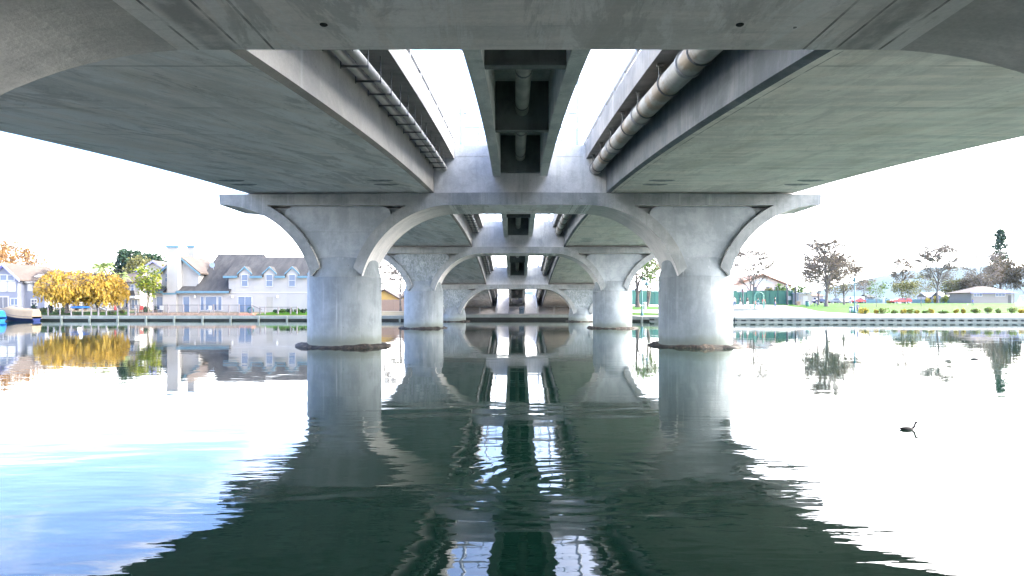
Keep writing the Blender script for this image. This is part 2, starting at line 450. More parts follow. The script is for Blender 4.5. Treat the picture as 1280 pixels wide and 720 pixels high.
M['lamp_red'] = plain('tail lamp', (.35, .02, .02), .2)
M['skin'] = plain('skin', (.42, .27, .19), .6)
M['hair'] = plain('dark hair', (.03, .022, .018), .7)
for nm, c in dict(black=(.02, .02, .022), white=(.75, .75, .75), jeans=(.06, .09, .18), redc=(.62, .06, .04), greyc=(.28, .28, .3), bluec=(.08, .12, .5), teal=(.04, .16, .16)).items():
    M['cl_'+nm] = plain(nm+' cloth', c, .85)
M['feather'] = plain('dark feathers', (.03, .026, .03), .6, 0, .3, 30)
M['feather_l'] = plain('pale throat feathers', (.35, .32, .30), .6)
M['bill'] = plain('bill', (.30, .22, .10), .5)

# ------------------------------------------------------------------ camera
cam = bpy.data.cameras.new('camera'); co = bpy.data.objects.new('camera', cam); COL.objects.link(co)
cam.sensor_width = 36; cam.lens = 850/1280*36; cam.clip_end = 12000; cam.clip_start = .05
cam.shift_x = -4.5/1280; cam.shift_y = 24/1280
co.location = (XC, 0, ZC); co.rotation_euler = (R(90), 0, 0)
sc.camera = co

# ------------------------------------------------------------------ light
SUN_AZ, SUN_EL = R(78), R(34)     # azimuth clockwise from +Y
sd = Vector((math.sin(SUN_AZ)*math.cos(SUN_EL), math.cos(SUN_AZ)*math.cos(SUN_EL), math.sin(SUN_EL)))
sl = bpy.data.lights.new('sun', 'SUN'); sl.energy = .9; sl.angle = R(10); sl.color = (1, .93, .84)
so = bpy.data.objects.new('sun', sl); COL.objects.link(so)
so.rotation_euler = (-sd).to_track_quat('-Z', 'Y').to_euler(); so.location = (40, 0, 60)
world = bpy.data.worlds.new('World'); sc.world = world; world.use_nodes = True
nt = world.node_tree; nt.nodes.clear(); h = N(nt)
wo = h.n('ShaderNodeOutputWorld'); bg = h.n('ShaderNodeBackground'); nt.links.new(bg.outputs[0], wo.inputs[0])
sky = h.n('ShaderNodeTexSky', sky_type='NISHITA'); sky.sun_disc = False
sky.sun_elevation = SUN_EL; sky.sun_rotation = SUN_AZ; sky.air_density = 1.0; sky.dust_density = 1.5; sky.ozone_density = 1.5
tc = h.n('ShaderNodeTexCoord'); dirv = tc.outputs['Generated']
sep = h.n('ShaderNodeSeparateXYZ'); h.set(sep.inputs[0], dirv)
zc = h.math('MAXIMUM', sep.outputs[2], 0.0)
den = h.math('ADD', zc, .16)
cmb = h.n('ShaderNodeCombineXYZ')
h.set(cmb.inputs[0], h.math('DIVIDE', sep.outputs[0], den)); h.set(cmb.inputs[1], h.math('DIVIDE', sep.outputs[1], den))
cl = h.noise(h.scale(cmb.outputs[0], 1.1, .65, 1, rot=(0, 0, R(25))), 1.25, 7, .6, .35)
cloud = h.rng(cl, .50, .74)
dot = h.n('ShaderNodeVectorMath', operation='DOT_PRODUCT'); h.set(dot.inputs[0], dirv); dot.inputs[1].default_value = (math.sin(SUN_AZ-.05)*.93, math.cos(SUN_AZ-.05)*.93, .37)
glow = h.rng(dot.outputs['Value'], .15, .95)
lowh = h.math('SUBTRACT', 1.0, h.rng(zc, .05, .19), clamp=True)
mask = h.math('MAXIMUM', h.math('MAXIMUM', h.math('MULTIPLY', cloud, .85), h.math('MULTIPLY', lowh, .9)), glow, clamp=True)
cb = h.math('ADD', h.math('ADD', 9.0, h.math('MULTIPLY', lowh, 10.0)), h.math('MULTIPLY', glow, 19.0))
ccol = h.n('ShaderNodeCombineXYZ')
for i, k in enumerate((1.03, 1.0, .97)): h.set(ccol.inputs[i], h.math('MULTIPLY', cb, k))
skyb = h.mix(1.0, sky.outputs[0], (1.08, 1.20, 1.58), 'MULTIPLY')
h.set(bg.inputs[0], h.mix(mask, skyb, ccol.outputs[0])); bg.inputs[1].default_value = .10
sc.view_settings.view_transform = 'Standard'; sc.view_settings.look = 'None'
sc.view_settings.exposure = 3.1; sc.view_settings.gamma = 1.0
sc.cycles.use_denoising = True
sc.cycles.max_bounces = 8; sc.cycles.diffuse_bounces = 6; sc.cycles.glossy_bounces = 4

# ------------------------------------------------------------------ bridge
BD = [.143, 1.0, 1.857, 2.714]                 # pier distances
def ref(d):
    f = lambda x: 129.6 - 41.4*(x-1.4285)**2
    if d < BD[0]: return f(BD[0]) + (d-BD[0])*106.4
    if d > BD[3]: return f(BD[3]) - (d-BD[3])*106.4
    return f(d)
def zb(d, hrel, lat=0.0): return ZC + (ref(d) + hrel - 2.3*abs(lat)/330)*U
bridge = thing('bridge', 'wide grey concrete road bridge on arched piers crossing the lagoon overhead', 'bridge', (0, gy(BD[1]), 0))

def sweep(mb, sec, d0, d1, n, side, mis, curve=None):
    """cross-section (lat,h) swept along the deck profile"""
    k = len(sec); rows = []
    for i in range(n+1):
        d = d0 + (d1-d0)*i/n
        e = curve(d) if curve else 0.0
        rows.append([(side*la*U, gy(d), zb(d, hh+e, la)) for la, hh in sec])
    for j in range(k):
        j2 = (j+1) % k
        vs = []; fs = []
        for i in range(n+1): vs += [rows[i][j], rows[i][j2]]
        for i in range(n):
            q = (2*i, 2*i+2, 2*i+3, 2*i+1)
            fs.append(q if side > 0 else q[::-1])
        mb.add(vs, fs, mis[j] if isinstance(mis, list) else mis)
    tr = tessellate_polygon([[Vector((a, b, 0)) for a, b in sec]])
    for row, fl in ((rows[0], False), (rows[-1], True)):
        mb.add(row, [tuple(t[::-1]) if fl else tuple(t) for t in tr], mis[-1] if isinstance(mis, list) else mis)

DN, DF = -.26, 3.45                            # abutments
spans = [(DN, BD[0]-.002)] + [(BD[i]+.002, BD[i+1]-.002) for i in range(3)] + [(BD[3]+.002, DF)]
box_sec = [(104.5, 19), (108.5, 17.5), (330, 19), (330, 60), (357, 58), (357, 72), (86, 72), (86, 78), (79.5, 78), (79.5, 59), (104.5, 61)]
for a, b in spans:
    for side in (-1, 1):
        mb = MB()
        sweep(mb, box_sec, a, b, 18, side, [1, 0, 1, 2, 3, 4, 3, 3, 3, 2, 1])
        gb = mb.build('box_girder', [M['soffit_l'] if side < 0 else M['soffit_r'], M['side'] if side < 0 else M['side_shade'], M['slab'], M['fascia'], M['asphalt']], bridge)
        if 0 < a < 2.7:
            for q in (b-.13, b-.17):
                for la in (146, 300):
                    zz = zb(q, 17.6 + 1.4*(la-108.5)/221.5, la)
                    mv = MB().lathe((side*la*U, gy(q), zz-.012), [(.20, 0), (.22, .008), (.22, .03)], 20)
                    for v in mv.v: v.y += (v.y-gy(q))*.1; v.x += (v.x-side*la*U)*1.2
                    mv.build('soffit_vent', M['slab_dark'], gb)
        mb = MB(); sweep(mb, [(348, 72.1), (357, 72.1), (354, 100), (351, 100)], a, b, 12, side, 0)
        mb.build('parapet', M['fascia'], bridge)
        mb = MB(); sweep(mb, [(80.5, 84), (83, 84), (83, 86.5), (80.5, 86.5)], a, b, 12, side, 0)
        L = (b-a)*D1; k = int(L/2.1)
        for i in range(k+1):
            d = a + (b-a)*(i+.5)/(k+1)
            mb.box(side*81.6*U-.03, side*81.6*U+.03, gy(d)-.03, gy(d)+.03, zb(d, 78.05, 80), zb(d, 84.2, 80))
        mb.build('barrier_rail', M['steel_g'], bridge)

# centre utility girder
def spine_curve(d):
    for i in range(3):
        if BD[i] <= d <= BD[i+1]:
            t = (d-BD[i])/(BD[i+1]-BD[i]); return 35 + 11*4*t*(1-t)
    return 35
for si, (a, b) in enumerate(spans):
    a2 = a + (.036 if si > 0 else 0); b2 = b - (.036 if si < 4 else 0)
    mb = MB()
    for side in (-1, 1):
        sweep(mb, [(23.2, 0), (32.6, 0), (32.6, 44), (23.2, 44)], a2, b2, 16, side, 0, spine_curve)
    sweep(mb, [(-32.7, 44.1), (32.7, 44.1), (32.7, 49), (-32.7, 49)], a2, b2, 16, 1, 0, spine_curve)
    g = mb.build('centre_girder', M['spine'], bridge)
    d = a2 + .03
    while d < b2 - .02:
        mb = MB()
        e = spine_curve(d)
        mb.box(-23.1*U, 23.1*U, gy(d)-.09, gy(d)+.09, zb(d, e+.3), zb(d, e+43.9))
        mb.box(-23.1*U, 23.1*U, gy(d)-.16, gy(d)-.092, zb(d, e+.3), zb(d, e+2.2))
        mb.build('diaphragm', M['spine_shade'], g)
        d += .243
    # drain pipe carried inside the girder
    path = []
    for i in range(13):
        d = a2 + (b2-a2)*i/12
        path.append((0, gy(d), zb(d, spine_curve(d)+19)))
    if si > 0:
        t = thing('drain_pipe', ['', 'grey drain pipe inside the centre girder of the nearest full span', 'grey drain pipe inside the centre girder beyond the first pier', 'grey drain pipe inside the centre girder beyond the second pier', 'grey drain pipe inside the centre girder next to the far ramps'][si], 'pipe', path[0], group='drain pipes inside the centre girder')
        mb = MB().tube(path, 5.7*U, 14); mb.build('pipe_wall', M['pipe_grey'], t)
        d = a2 + .12
        while d < b2 - .05:
            z = zb(d, spine_curve(d)+19)
            MB().tube([(0, gy(d)-.05, z), (0, gy(d)+.05, z)], 6.1*U, 14).build('joint_band', M['steel'], t)
            d += .122

# piers
COLX = 219.0
def arc(cx, cz, r, a0, a1, n):
    return [(cx + r*math.cos(R(a0+(a1-a0)*i/n)), cz + r*math.sin(R(a0+(a1-a0)*i/n))) for i in range(n+1)]
Ri, Re = 112.0, 124.7
A_in = math.degrees(math.atan2(27.5, 108.1)); A_ex = math.degrees(math.atan2(37.3, 118.6)); A_ap = math.degrees(math.acos(55.6/Re))
def cap_half():
    """right half of the elevation, from the crown outwards (lateral, height over crown)"""
    z0 = 10.0
    p = [(80, 122)] + arc(80, z0, Ri, 90, A_in, 26)[1:]
    p += arc(80, z0, Re, A_ex, A_ap, 22)
    ox = 2*COLX - 80
    q = [(2*COLX - x, z) for x, z in arc(80, z0, Re, A_ap, A_ex, 22)] 
    p += q
    p += [(2*COLX - x, z) for x, z in arc(80, z0, Ri, A_in, 90, 26)]
    p += [(ox+1, 134.6)]
    return [(x, z-122) for x, z in p]
half = cap_half()
outline = half + [(0, 15.0)] + [(-x, z) for x, z in half[::-1]]
def infill_poly(s, margin, rounded):
    z0 = 10.0
    L = arc(80, z0, Re + margin, A_ex-6, A_ap, 20)
    if rounded:
        L = [p for p in L if p[0] > COLX-64]
        x0, z1 = L[-1]
        r = 11
        L += [(COLX-64 + r*(1-math.cos(R(t))), 121.0 - r + r*math.sin(R(t))) for t in (0, 25, 50, 70, 90)]
    Rr = [(2*COLX - x, z) for x, z in L[::-1]]
    return [(s*x, z-122) for x, z in L + Rr]
rng = random.Random(5)
pier_labels = ['nearest pier cap overhead', 'first full pier with its two round columns', 'second pier seen through the first arch', 'farthest low pier next to the far bank']
for bi, d in enumerate(BD):
    h0 = ref(d); Z0 = ZC + h0*U; Y0 = gy(d); hd = 40*U
    mb = MB()
    pts = [(x*U, Z0 + z*U) for x, z in outline]
    mb.prism(pts, 'y', Y0-hd, Y0+hd, 0, 1)
    # side faces: crown and arch undersides differ from the fronts
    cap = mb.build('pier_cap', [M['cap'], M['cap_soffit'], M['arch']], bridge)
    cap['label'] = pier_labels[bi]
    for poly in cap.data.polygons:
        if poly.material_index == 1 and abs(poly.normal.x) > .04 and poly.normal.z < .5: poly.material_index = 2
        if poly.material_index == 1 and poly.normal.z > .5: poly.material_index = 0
    # diaphragm wall over the cap, set back, and bearing plinths under the boxes
    mb = MB(); mb.box(-104.2*U, 104.2*U, Y0-.034*D1, Y0+.034*D1, Z0+13.0*U, Z0+60*U)
    mb.box(-79.2*U, 79.2*U, Y0-.0345*D1, Y0+.0345*D1, Z0+60.05*U, Z0+74*U)
    mb.build('diaphragm_wall', M['wall'], cap)
    for s in (-1, 1):
        MB().box(min(s*110*U, s*325*U), max(s*110*U, s*325*U), Y0-.8, Y0+.8, Z0+11*U, Z0+18*U).build('bearing_plinth', M['slab'], cap)
        MB().prism([(x*U, Z0+z*U) for x, z in infill_poly(s, -2, False)], 'y', Y0-29*U, Y0+29*U).build('spandrel_wall', M['cap'], cap)
        worn = (bi == 2 and s < 0) or (bi == 3)
        MB().prism([(x*U, Z0+z*U) for x, z in infill_poly(s, -1, True)], 'y', Y0-33.5*U, Y0+33.5*U).build('infill_panel', M['panel_worn'] if worn else M['panel'], cap)
        zt = Z0 + (36.5-122)*U
        zt2 = Z0 + (61-122)*U
        mb = MB(); mb.lathe((s*COLX*U, Y0, 0), [(45*U, -1.5), (45*U, zt)], 64)
        ca = []; nn = 64
        for tt in (0, .03, .35, .7, 1.0):
            for k in range(nn):
                th = 2*math.pi*k/nn; c_, s_ = math.cos(th), math.sin(th)
                pw = 1/((abs(c_)**8 + abs(s_)**8)**(1/8))
                ox_, oy_ = max(-37, min(37, 38*c_*pw)), max(-33, min(33, 33*s_*pw))
                q_ = max(0, (tt-.03)/.97)
                ca.append((s*COLX*U + ((44.9*c_)*(1-q_)+ox_*q_)*U, Y0 + ((44.9*s_)*(1-q_)+oy_*q_)*U, zt+.002 + (zt2-zt)*tt))
        mb.add(ca, [(i*nn+k, i*nn+(k+1) % nn, (i+1)*nn+(k+1) % nn, (i+1)*nn+k) for i in range(4) for k in range(nn)] + [tuple(4*nn+k for k in range(nn))], 0)
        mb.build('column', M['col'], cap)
        # ring of mussels and weed at the waterline
        mb = MB(); n = 90; vs = []; fs = []
        prof = [(44.0, 3.6), (49, 4.0), (53.5, 3.0), (56.5, 1.0), (57, -3)]
        sd0 = rng.random()*50
        for k in range(n):
            th = 2*math.pi*k/n
            for j, (r, z) in enumerate(prof):
                e = noise.noise((math.cos(th)*6+sd0, math.sin(th)*6, j*.6))
                lob = 1 + .05*math.sin(th*2+sd0)
                rr = (r*lob + (e*3.6 if j else 0)) * U
                vs.append((s*COLX*U + rr*math.cos(th), Y0 + rr*math.sin(th), (z*(.85+.25*math.sin(th*3+sd0*2)) if z > 0 else z)*U + (e*.06 if z > 0 else 0)))
        k5 = len(prof)
        for k in range(n):
            for j in range(k5-1):
                a = k*k5+j; b = ((k+1) % n)*k5+j
                fs.append((a, a+1, b+1, b))
        mb.add(vs, fs, 0, True); mb.build('weed_collar', M['debris'], cap)
    # form-tie pockets under the crown
    for lx in (-47, 43):
        mb = MB().lathe((lx*U, Y0+.030*D1, Z0-.012), [(.022, 0), (.03, .006), (.03, .02)], 16)
        mb.build('lifting_socket', M['dark_void'], cap)

# pipes and conduits under the inner overhangs
wl = ['', 'fat rust-stained water main hung beside the right box girder, nearest span', 'water main between the first and second piers on the right', 'water main between the second and third piers on the right', 'water main over the far bank on the right']
cl_ = ['', 'twin pale conduits on hangers beside the left box girder, nearest span', 'twin conduits between the first and second piers on the left', 'twin conduits between the second and third piers on the left', 'twin conduits over the far bank on the left']
for si, (a, b) in enumerate(spans):
    if si == 0: continue
    a2 = a + .034; b2 = b - (.034 if si < 4 else 0)
    def pz(d): return zb(d, 47, 91)
    path = [(91.3*U, gy(a2+(b2-a2)*i/12), pz(a2+(b2-a2)*i/12)) for i in range(13)]
    t = thing('water_main', wl[si], 'pipe', path[0], group='water mains hung under the right overhang')
    MB().tube(path, 7.3*U, 22).build('pipe_wall', M['pipe'], t)
    d = a2 + .065; i = 0
    while d < b2-.01:
        z = pz(d)
        mb = MB()
        ring = [(91.3*U + 7.75*U*math.cos(th), gy(d), z + 7.75*U*math.sin(th)) for th in [R(x) for x in range(90, 451, 20)]]
        mb.tube(ring, .022, 6)
        mb.tube([(84.6*U, gy(d), z+.05), (84.6*U, gy(d), zb(d, 58.9, 84))], .018, 6)
        mb.box(83*U, 87*U, gy(d)-.05, gy(d)+.05, zb(d, 57.2, 84), zb(d, 58.9, 84))
        mb.build('hanger', M['steel'], t)
        if i % 2 == 0:
            MB().tube([(91.3*U, gy(d+.03)-.05, pz(d+.03)), (91.3*U, gy(d+.03)+.05, pz(d+.03))], 8.3*U, 22).build('coupling', M['steel_g'], t)
        d += .086; i += 1
    t = thing('conduit_rack', cl_[si], 'conduit', (-95*U, gy(a2), zb(a2, 46, 95)), group='conduits hung under the left overhang')
    for lat in (-98.3, -90.5):
        path = [(lat*U, gy(a2+(b2-a2)*i/12), zb(a2+(b2-a2)*i/12, 47.4, 95)) for i in range(13)]
        MB().tube(path, 2.8*U, 12).build('conduit', M['conduit'], t)
    d = a2 + .015
    while d < b2-.005:
        mb = MB(); z = zb(d, 45.2, 95)
        mb.box(-101.5*U, -86.3*U, gy(d)-.02, gy(d)+.02, z-.055, z-.022)
        for la in (-101.8, -86.8):
            mb.tube([(la*U, gy(d), z-.08), (la*U, gy(d), zb(d, 59.2, 95))], .012, 5)
        mb.box(-101.5*U, -86.3*U, gy(d)-.015, gy(d)+.015, z+.185, z+.20)
        mb.build('hanger', M['steel'], t)
        d += .0411

# railings and lamp columns standing on the diaphragm walls
rl = ['', 'pale railing across the median gap above the first pier', 'pale railing across the median gap above the second pier', 'pale railing across the median gap above the third pier']
for bi in (1, 2, 3):
    d = BD[bi]; Z0 = ZC + (ref(d)+74)*U; Y0 = gy(d)
    for s in (-1, 1):
        x0, x1 = sorted((s*34*U, s*70*U))
        t = thing('median_railing', rl[bi] + (', left side' if s < 0 else ', right side'), 'railing', ((x0+x1)/2, Y0, Z0), group='railings across the median gap')
        MB().box(x0, x1, Y0-.03, Y0+.03, Z0+.98, Z0+1.03).build('top_rail', M['rail_tint'], t)
        for z in (.12, .42, .70): MB().box(x0, x1, Y0-.015, Y0+.015, Z0+z, Z0+z+.03).build('rail', M['rail_tint'], t)
        for k in range(3):
            x = x0 + (x1-x0)*k/2
            MB().box(x-.03, x+.03, Y0-.032, Y0+.032, Z0, Z0+.979).build('post', M['rail_tint'], t)
        x = s*73.5*U; y = Y0+.3
        t = thing('street_lamp', 'tall pale lamp column beside the %s railing over the %s pier' % ('left' if s < 0 else 'right', ['', 'first', 'second', 'third'][bi]), 'street lamp', (x, y, Z0), group='lamp columns in the median')
        MB().tube([(x, y, Z0), (x, y, Z0+.1), (x, y, Z0+8.5)], [.085, .085, .05], 12).build('pole', M['pole_grey'], t)
        MB().bbox(x-.22, x+.22, y-.22, y+.22, Z0-.02, Z0+.14, .02).build('base_plate', M['pole_grey'], t)
        MB().tube([(x, y, Z0+8.4), (x+s*.5, y, Z0+8.9), (x+s*1.6, y, Z0+9.0)], .04, 8).build('arm', M['pole_grey'], t)
        MB().bbox(x+s*1.9-.35, x+s*1.9+.35, y-.14, y+.14, Z0+8.92, Z0+9.06, .04).build('lamp_head', M['pole_grey'], t)

# far abutment and ramps
za = zb(DF, 19, 200)
for s in (-1, 1):
    x0, x1 = sorted((s*80*U, s*360*U))
    mb = MB().box(x0, x1, gy(DF)+.02, gy(DF)+1.5, -.5, zb(DF, 71)-.2)
    mb.build('abutment_wall', M['cap'], bridge)
    x0, x1 = sorted((s*80*U, s*360*U))
    mb = MB().box(x0, x1, gy(DN)-1.5, gy(DN)-.02, -.5, zb(DN, 71)-.2)
    mb.build('abutment_wall', M['cap'], bridge)
mb = MB().box(-33*U, 33*U, gy(DF)-.4, gy(DF)+1.0, -.5, zb(DF, 34)); mb.build('abutment_wall', M['cap'], bridge)
mb = MB().box(-79*U, 79*U, gy(DN)-1.2, gy(DN)-.1, -.5, zb(DN, 80)); mb.build('abutment_wall', M['cap'], bridge)

# ------------------------------------------------------------------ ground
def lerp_tab(tab, x):
    if x <= tab[0][0]: return tab[0][1]
    for (a, va), (b, vb) in zip(tab, tab[1:]):
        if x <= b:
            t = (x-a)/(b-a); return va + (vb-va)*t
    return tab[-1][1]
SHORE = [(-400, 86), (-66, 86), (-12.9, 86), (-9.5, 89.5), (9.2, 89.5), (12.6, 81.8), (17, 79.5), (24, 75.6), (60, 74.6), (400, 74.6)]
def shore(x): return lerp_tab(SHORE, x)
LEFT = [(0, .60), (1.6, .62), (6, 1.05), (40, 1.3), (120, 2.0), (400, 4), (4000, 30)]
MID = [(0, .72), (3.4, .74), (12.8, 1.75), (13.2, 1.78), (60, 2.0), (400, 4), (4000, 30)]
RIGHT = [(0, .54), (3.0, .62), (5.8, .90), (17.5, 1.27), (29.5, 1.54), (59, 2.10), (89, 2.58), (133, 2.86), (400, 4), (4000, 30)]
def sstep(a, b, x):
    t = max(0, min(1, (x-a)/(b-a))); return t*t*(3-2*t)
def ground_z(x, y):
    t = max(0.0, y - shore(x))
    l, c, r = lerp_tab(LEFT, t), lerp_tab(MID, t), lerp_tab(RIGHT, t)
    if x < 0: w = sstep(-14.5, -12.8, x); return l*(1-w) + c*w
    w = sstep(12.8, 15, x); return c*(1-w) + r*w
def on_ground(px, d): 
    x = gx(px, d); y = gy(d); return x, y, ground_z(x, y)
xs = [-3000, -1500, -800, -400, -200, -120, -80] + [-66+1.5*i for i in range(34)] + [-15+.5*i for i in range(66)] + [18+1.5*i for i in range(34)] + [75, 95, 130, 200, 400, 800, 1500, 3000]
ts = [0, .5, 1, 1.6, 2.2, 3, 4, 5, 6, 7, 8, 9, 10, 11, 12, 13, 14, 16, 19, 23, 28, 34, 41, 50, 60, 72, 90, 115, 150, 200, 300, 450, 700, 1200, 2200, 4000]
mb = MB(); vs = []; nx = len(xs)
for t in ts:
    for x in xs:
        y = shore(x)+t; vs.append((x, y, ground_z(x, y) + (.03*noise.noise((x*.4, y*.4, 0)) if t > 2 else 0)))
fs = [(j*nx+i, j*nx+i+1, (j+1)*nx+i+1, (j+1)*nx+i) for j in range(len(ts)-1) for i in range(nx-1)]
mb.add(vs, fs, 0, True)
for i in range(nx-1):     # vertical bank face under the edge
    a, b = vs[i], vs[i+1]
    mb.add([a, b, (b[0], b[1], -2), (a[0], a[1], -2)], [(0, 3, 2, 1)], 0)
tag(mb.build('ground', M['earth']), kind='structure')
# near bank, where the photographer stands
mb = MB(); mb.box(-300, 300, -400, .35, -2, .62)
tag(mb.build('near_bank', M['paving']), kind='structure')
# lagoon bed is never seen: the water is an opaque green sheet
def water_mat():
    mt, nt, p = newmat('lagoon water'); h = N(nt); pos = h.pos()
    sep = h.n('ShaderNodeSeparateXYZ'); h.set(sep.inputs[0], pos)
    near = h.math('SUBTRACT', 1.0, h.rng(sep.outputs[1], 5, 15), clamp=True)
    patch = h.rng(h.noise(h.scale(pos, .10, .16, 1), 1.0, 3), .38, .66)
    amp = h.math('ADD', .035, h.math('MULTIPLY', h.math('ADD', h.math('MULTIPLY', near, .46), .06), h.math('ADD', .35, h.math('MULTIPLY', patch, .65))))
    big = h.noise(h.scale(pos, .35, .8, 1, rot=(0, 0, R(12))), 1.0, 2, .5, .4)
    mid = h.noise(h.scale(pos, .9, 2.6, 1, rot=(0, 0, R(-8))), 1.0, 2, .5, .5)
    fine = h.noise(h.scale(pos, 3.0, 9.0, 1, rot=(0, 0, R(5))), 1.0, 2, .5, .2)
    hgt = h.math('ADD', h.math('MULTIPLY', big, .055), h.math('ADD', h.math('MULTIPLY', mid, .015), h.math('MULTIPLY', fine, .0030)))
    # rings spreading from a spot under the first span
    wv = h.n('ShaderNodeVectorMath', operation='DISTANCE'); h.set(wv.inputs[0], pos); wv.inputs[1].default_value = (.32, 6.55, 0)
    rr = wv.outputs['Value']
    ring = h.math('MULTIPLY', h.rng(h.noise(h.scale(pos, .7, .9, 1, off=(4, 1, 0)), 1.0, 3), .36, .62), h.math('MULTIPLY', h.math('SINE', h.math('MULTIPLY', rr, 26.0)), h.math('MULTIPLY', h.math('SUBTRACT', 1.0, h.rng(rr, .2, 1.9), clamp=True), .0018)))
    wp = h.rng(h.noise(h.scale(pos, .22, .5, 1, off=(6, 2, 0)), 1.0, 4, .6), .48, .66)
    cat = h.noise(h.scale(pos, 7, 16, 1, rot=(0, 0, R(14))), 1.0, 3, .6, .3)
    lap = h.noise(h.scale(pos, 2.2, 5.5, 1, rot=(0, 0, R(-16)), off=(3, 9, 0)), 1.0, 3, .6, .6)
    hgt = h.math('ADD', hgt, h.math('MULTIPLY', wp, h.math('ADD', h.math('MULTIPLY', cat, .0011), h.math('MULTIPLY', lap, .0045))))
    hgt = h.math('ADD', h.math('MULTIPLY', hgt, amp), ring)
    nt.links.new(h.bump(hgt, 1.0, 1.0), p.inputs['Normal'])
    p.inputs['Base Color'].default_value = (.004, .021, .0135, 1)
    p.inputs['Roughness'].default_value = .015; p.inputs['IOR'].default_value = 1.333
    p.inputs['Specular IOR Level'].default_value = .5
    return mt
M['water'] = water_mat()
MBw = MB(); MBw.add([(-3000, -30, 0), (3000, -30, 0), (3000, 110, 0), (-3000, 110, 0)], [(0, 1, 2, 3)])
tag(MBw.build('lagoon_water', M['water']), kind='structure')

def sheet(name, poly, mat, off, label_kind='structure', step=1.0):
    """a paving or grass sheet draped a little above the ground; poly in (x,y)"""
    import bmesh
    bm = bmesh.new()
    x0, x1 = min(p[0] for p in poly), max(p[0] for p in poly); y0, y1 = min(p[1] for p in poly), max(p[1] for p in poly)
    f = bm.faces.new([bm.verts.new((p[0], p[1], 0)) for p in poly])
    k = 1
    for ax, lo, hi in ((0, x0, x1), (1, y0, y1)):
        st = max(step, (hi-lo)/70)
        v = lo + st
        while v < hi - 1e-3:
            no = (1, 0, 0) if ax == 0 else (0, 1, 0); c = (v, 0, 0) if ax == 0 else (0, v, 0)
            bmesh.ops.bisect_plane(bm, geom=bm.verts[:]+bm.edges[:]+bm.faces[:], plane_co=c, plane_no=no)
            v += st
    bmesh.ops.triangulate(bm, faces=bm.faces[:])
    for v in bm.verts: v.co.z = ground_z(v.co.x, v.co.y) + off
    for f in bm.faces:
        f.smooth = True
        if f.normal.z < 0: f.normal_flip()
    bm.normal_update()
    for f in bm.faces:
        if f.normal.z < 0: f.normal_flip()
    me = bpy.data.meshes.new(name); bm.to_mesh(me); bm.free(); me.materials.append(mat)
    o = bpy.data.objects.new(name, me); COL.objects.link(o)
    return tag(o, kind=label_kind)
rs = [x for x in (13.2, 14, 15, 16, 17, 19, 21, 24, 30, 40, 60, 90, 130)]
sheet('promenade', [(x, shore(x)+.02) for x in rs] + [(x, shore(x)+5.6) for x in rs[::-1]], M['paving'], .05)
plaza = [(22.5, shore(22.5)+5.61)] + [(x, shore(x)+5.61) for x in (26, 30, 34, 37.5)]
# grass edge sweeping away from the promenade
edge = [(41.8, shore(41.8)+5.61), (39.5, 82.2), (38.6, 84.5), (39.2, 89), (41.2, 96), (44.5, 106), (47, 118), (49, 122)]
plaza += edge + [(50, 140), (32, 142), (13.6, 142), (13.6, shore(13.6)+8)]
sheet('plaza', plaza, M['paving'], .05)
sheet('lawn', [edge[0]] + [(x, shore(x)+5.61) for x in (50, 60, 80, 130)] + [(130, 182), (60, 182), (51, 150)] + edge[::-1][:-1], M['lawn'], .07, step=1.5)
sheet('bank_verge', [(13.3, shore(13.3)+3.2), (16, shore(16)+3.2), (19, shore(19)+3.0), (22, shore(22)+3.6), (19, shore(19)+4.4), (16, shore(16)+5.2), (13.3, shore(13.3)+5.2)], M['lawn'], .11)
sheet('far_verge', [(13.6, 97), (21, 97), (24, 110), (22, 122), (13.6, 122)], M['lawn'], .10)
sheet('car_park', [(50.5, 183), (200, 183), (200, 250), (50.5, 250)], M['asphalt'], .06, step=3)
sheet('path', [(-20.5, 93.5), (-13.2, 93.5), (-13.2, 96.2), (-20.5, 95.4)], M['paving'], .06)
sheet('garden_lawn', [(-16.4, 97.2), (-13.2, 97.2), (-13.2, 101.6), (-16.4, 101)], M['lawn'], .08)
sheet('house_garden', [(-65, 88.2), (-51, 88.2), (-51, 93.5), (-65, 93.5)], M['lawn'], .06)
wd = [(-9.4, 89.53), (9.1, 89.53), (9.1, 92.9), (-9.4, 92.9)]
sheet('bank_walk', wd, M['paving'], .05)
sheet('slope_paving', [(-12.4, 93.0), (12.4, 93.0), (12.4, 102.55), (-12.4, 102.55)], M['bank_pave'], .05)
# approach embankment behind the far abutment, carrying the road
mb = MB()
za = zb(DF, 71.5)
prof = [(gy(DF)+1.55, za), (gy(DF)+14, za-.5), (gy(DF)+40, za-.6), (gy(DF)+90, za-1.2), (gy(DF)+90, .5), (gy(DF)+1.55, .5)]
mb.prism(prof, 'x', -360*U, 360*U)
tag(mb.build('approach_road', M['asphalt']), kind='structure')

# two ramps in the median gaps, with side walls
for s in (-1, 1):
    x0, x1 = sorted((s*34*U, s*77*U))
    t = thing('access_ramp', 'pale concrete ramp rising beyond the far bank, %s of the centre girder' % ('left' if s < 0 else 'right'), 'ramp', ((x0+x1)/2, 95, .78), group='ramps at the far abutment')
    MB().prism([(93.4, .4), (93.4, .82), (104.1, za+.01), (112, za+.03), (112, .4)], 'x', x0, x1).build('ramp_slab', M['ramp'], t)
    xo = s*77*U
    a, b = sorted((xo, xo + s*.16))
    MB().prism([(93.4, .4), (93.4, 1.55), (104.1, za+.85), (112, za+.87), (112, .4)], 'x', a, b).build('side_wall', M['white_paint'], t)
    MB().tube([(xo + s*.08, 93.5, 1.75), (xo + s*.08, 104.1, za+1.05)], .03, 6).build('handrail', M['rail_tint'], t)

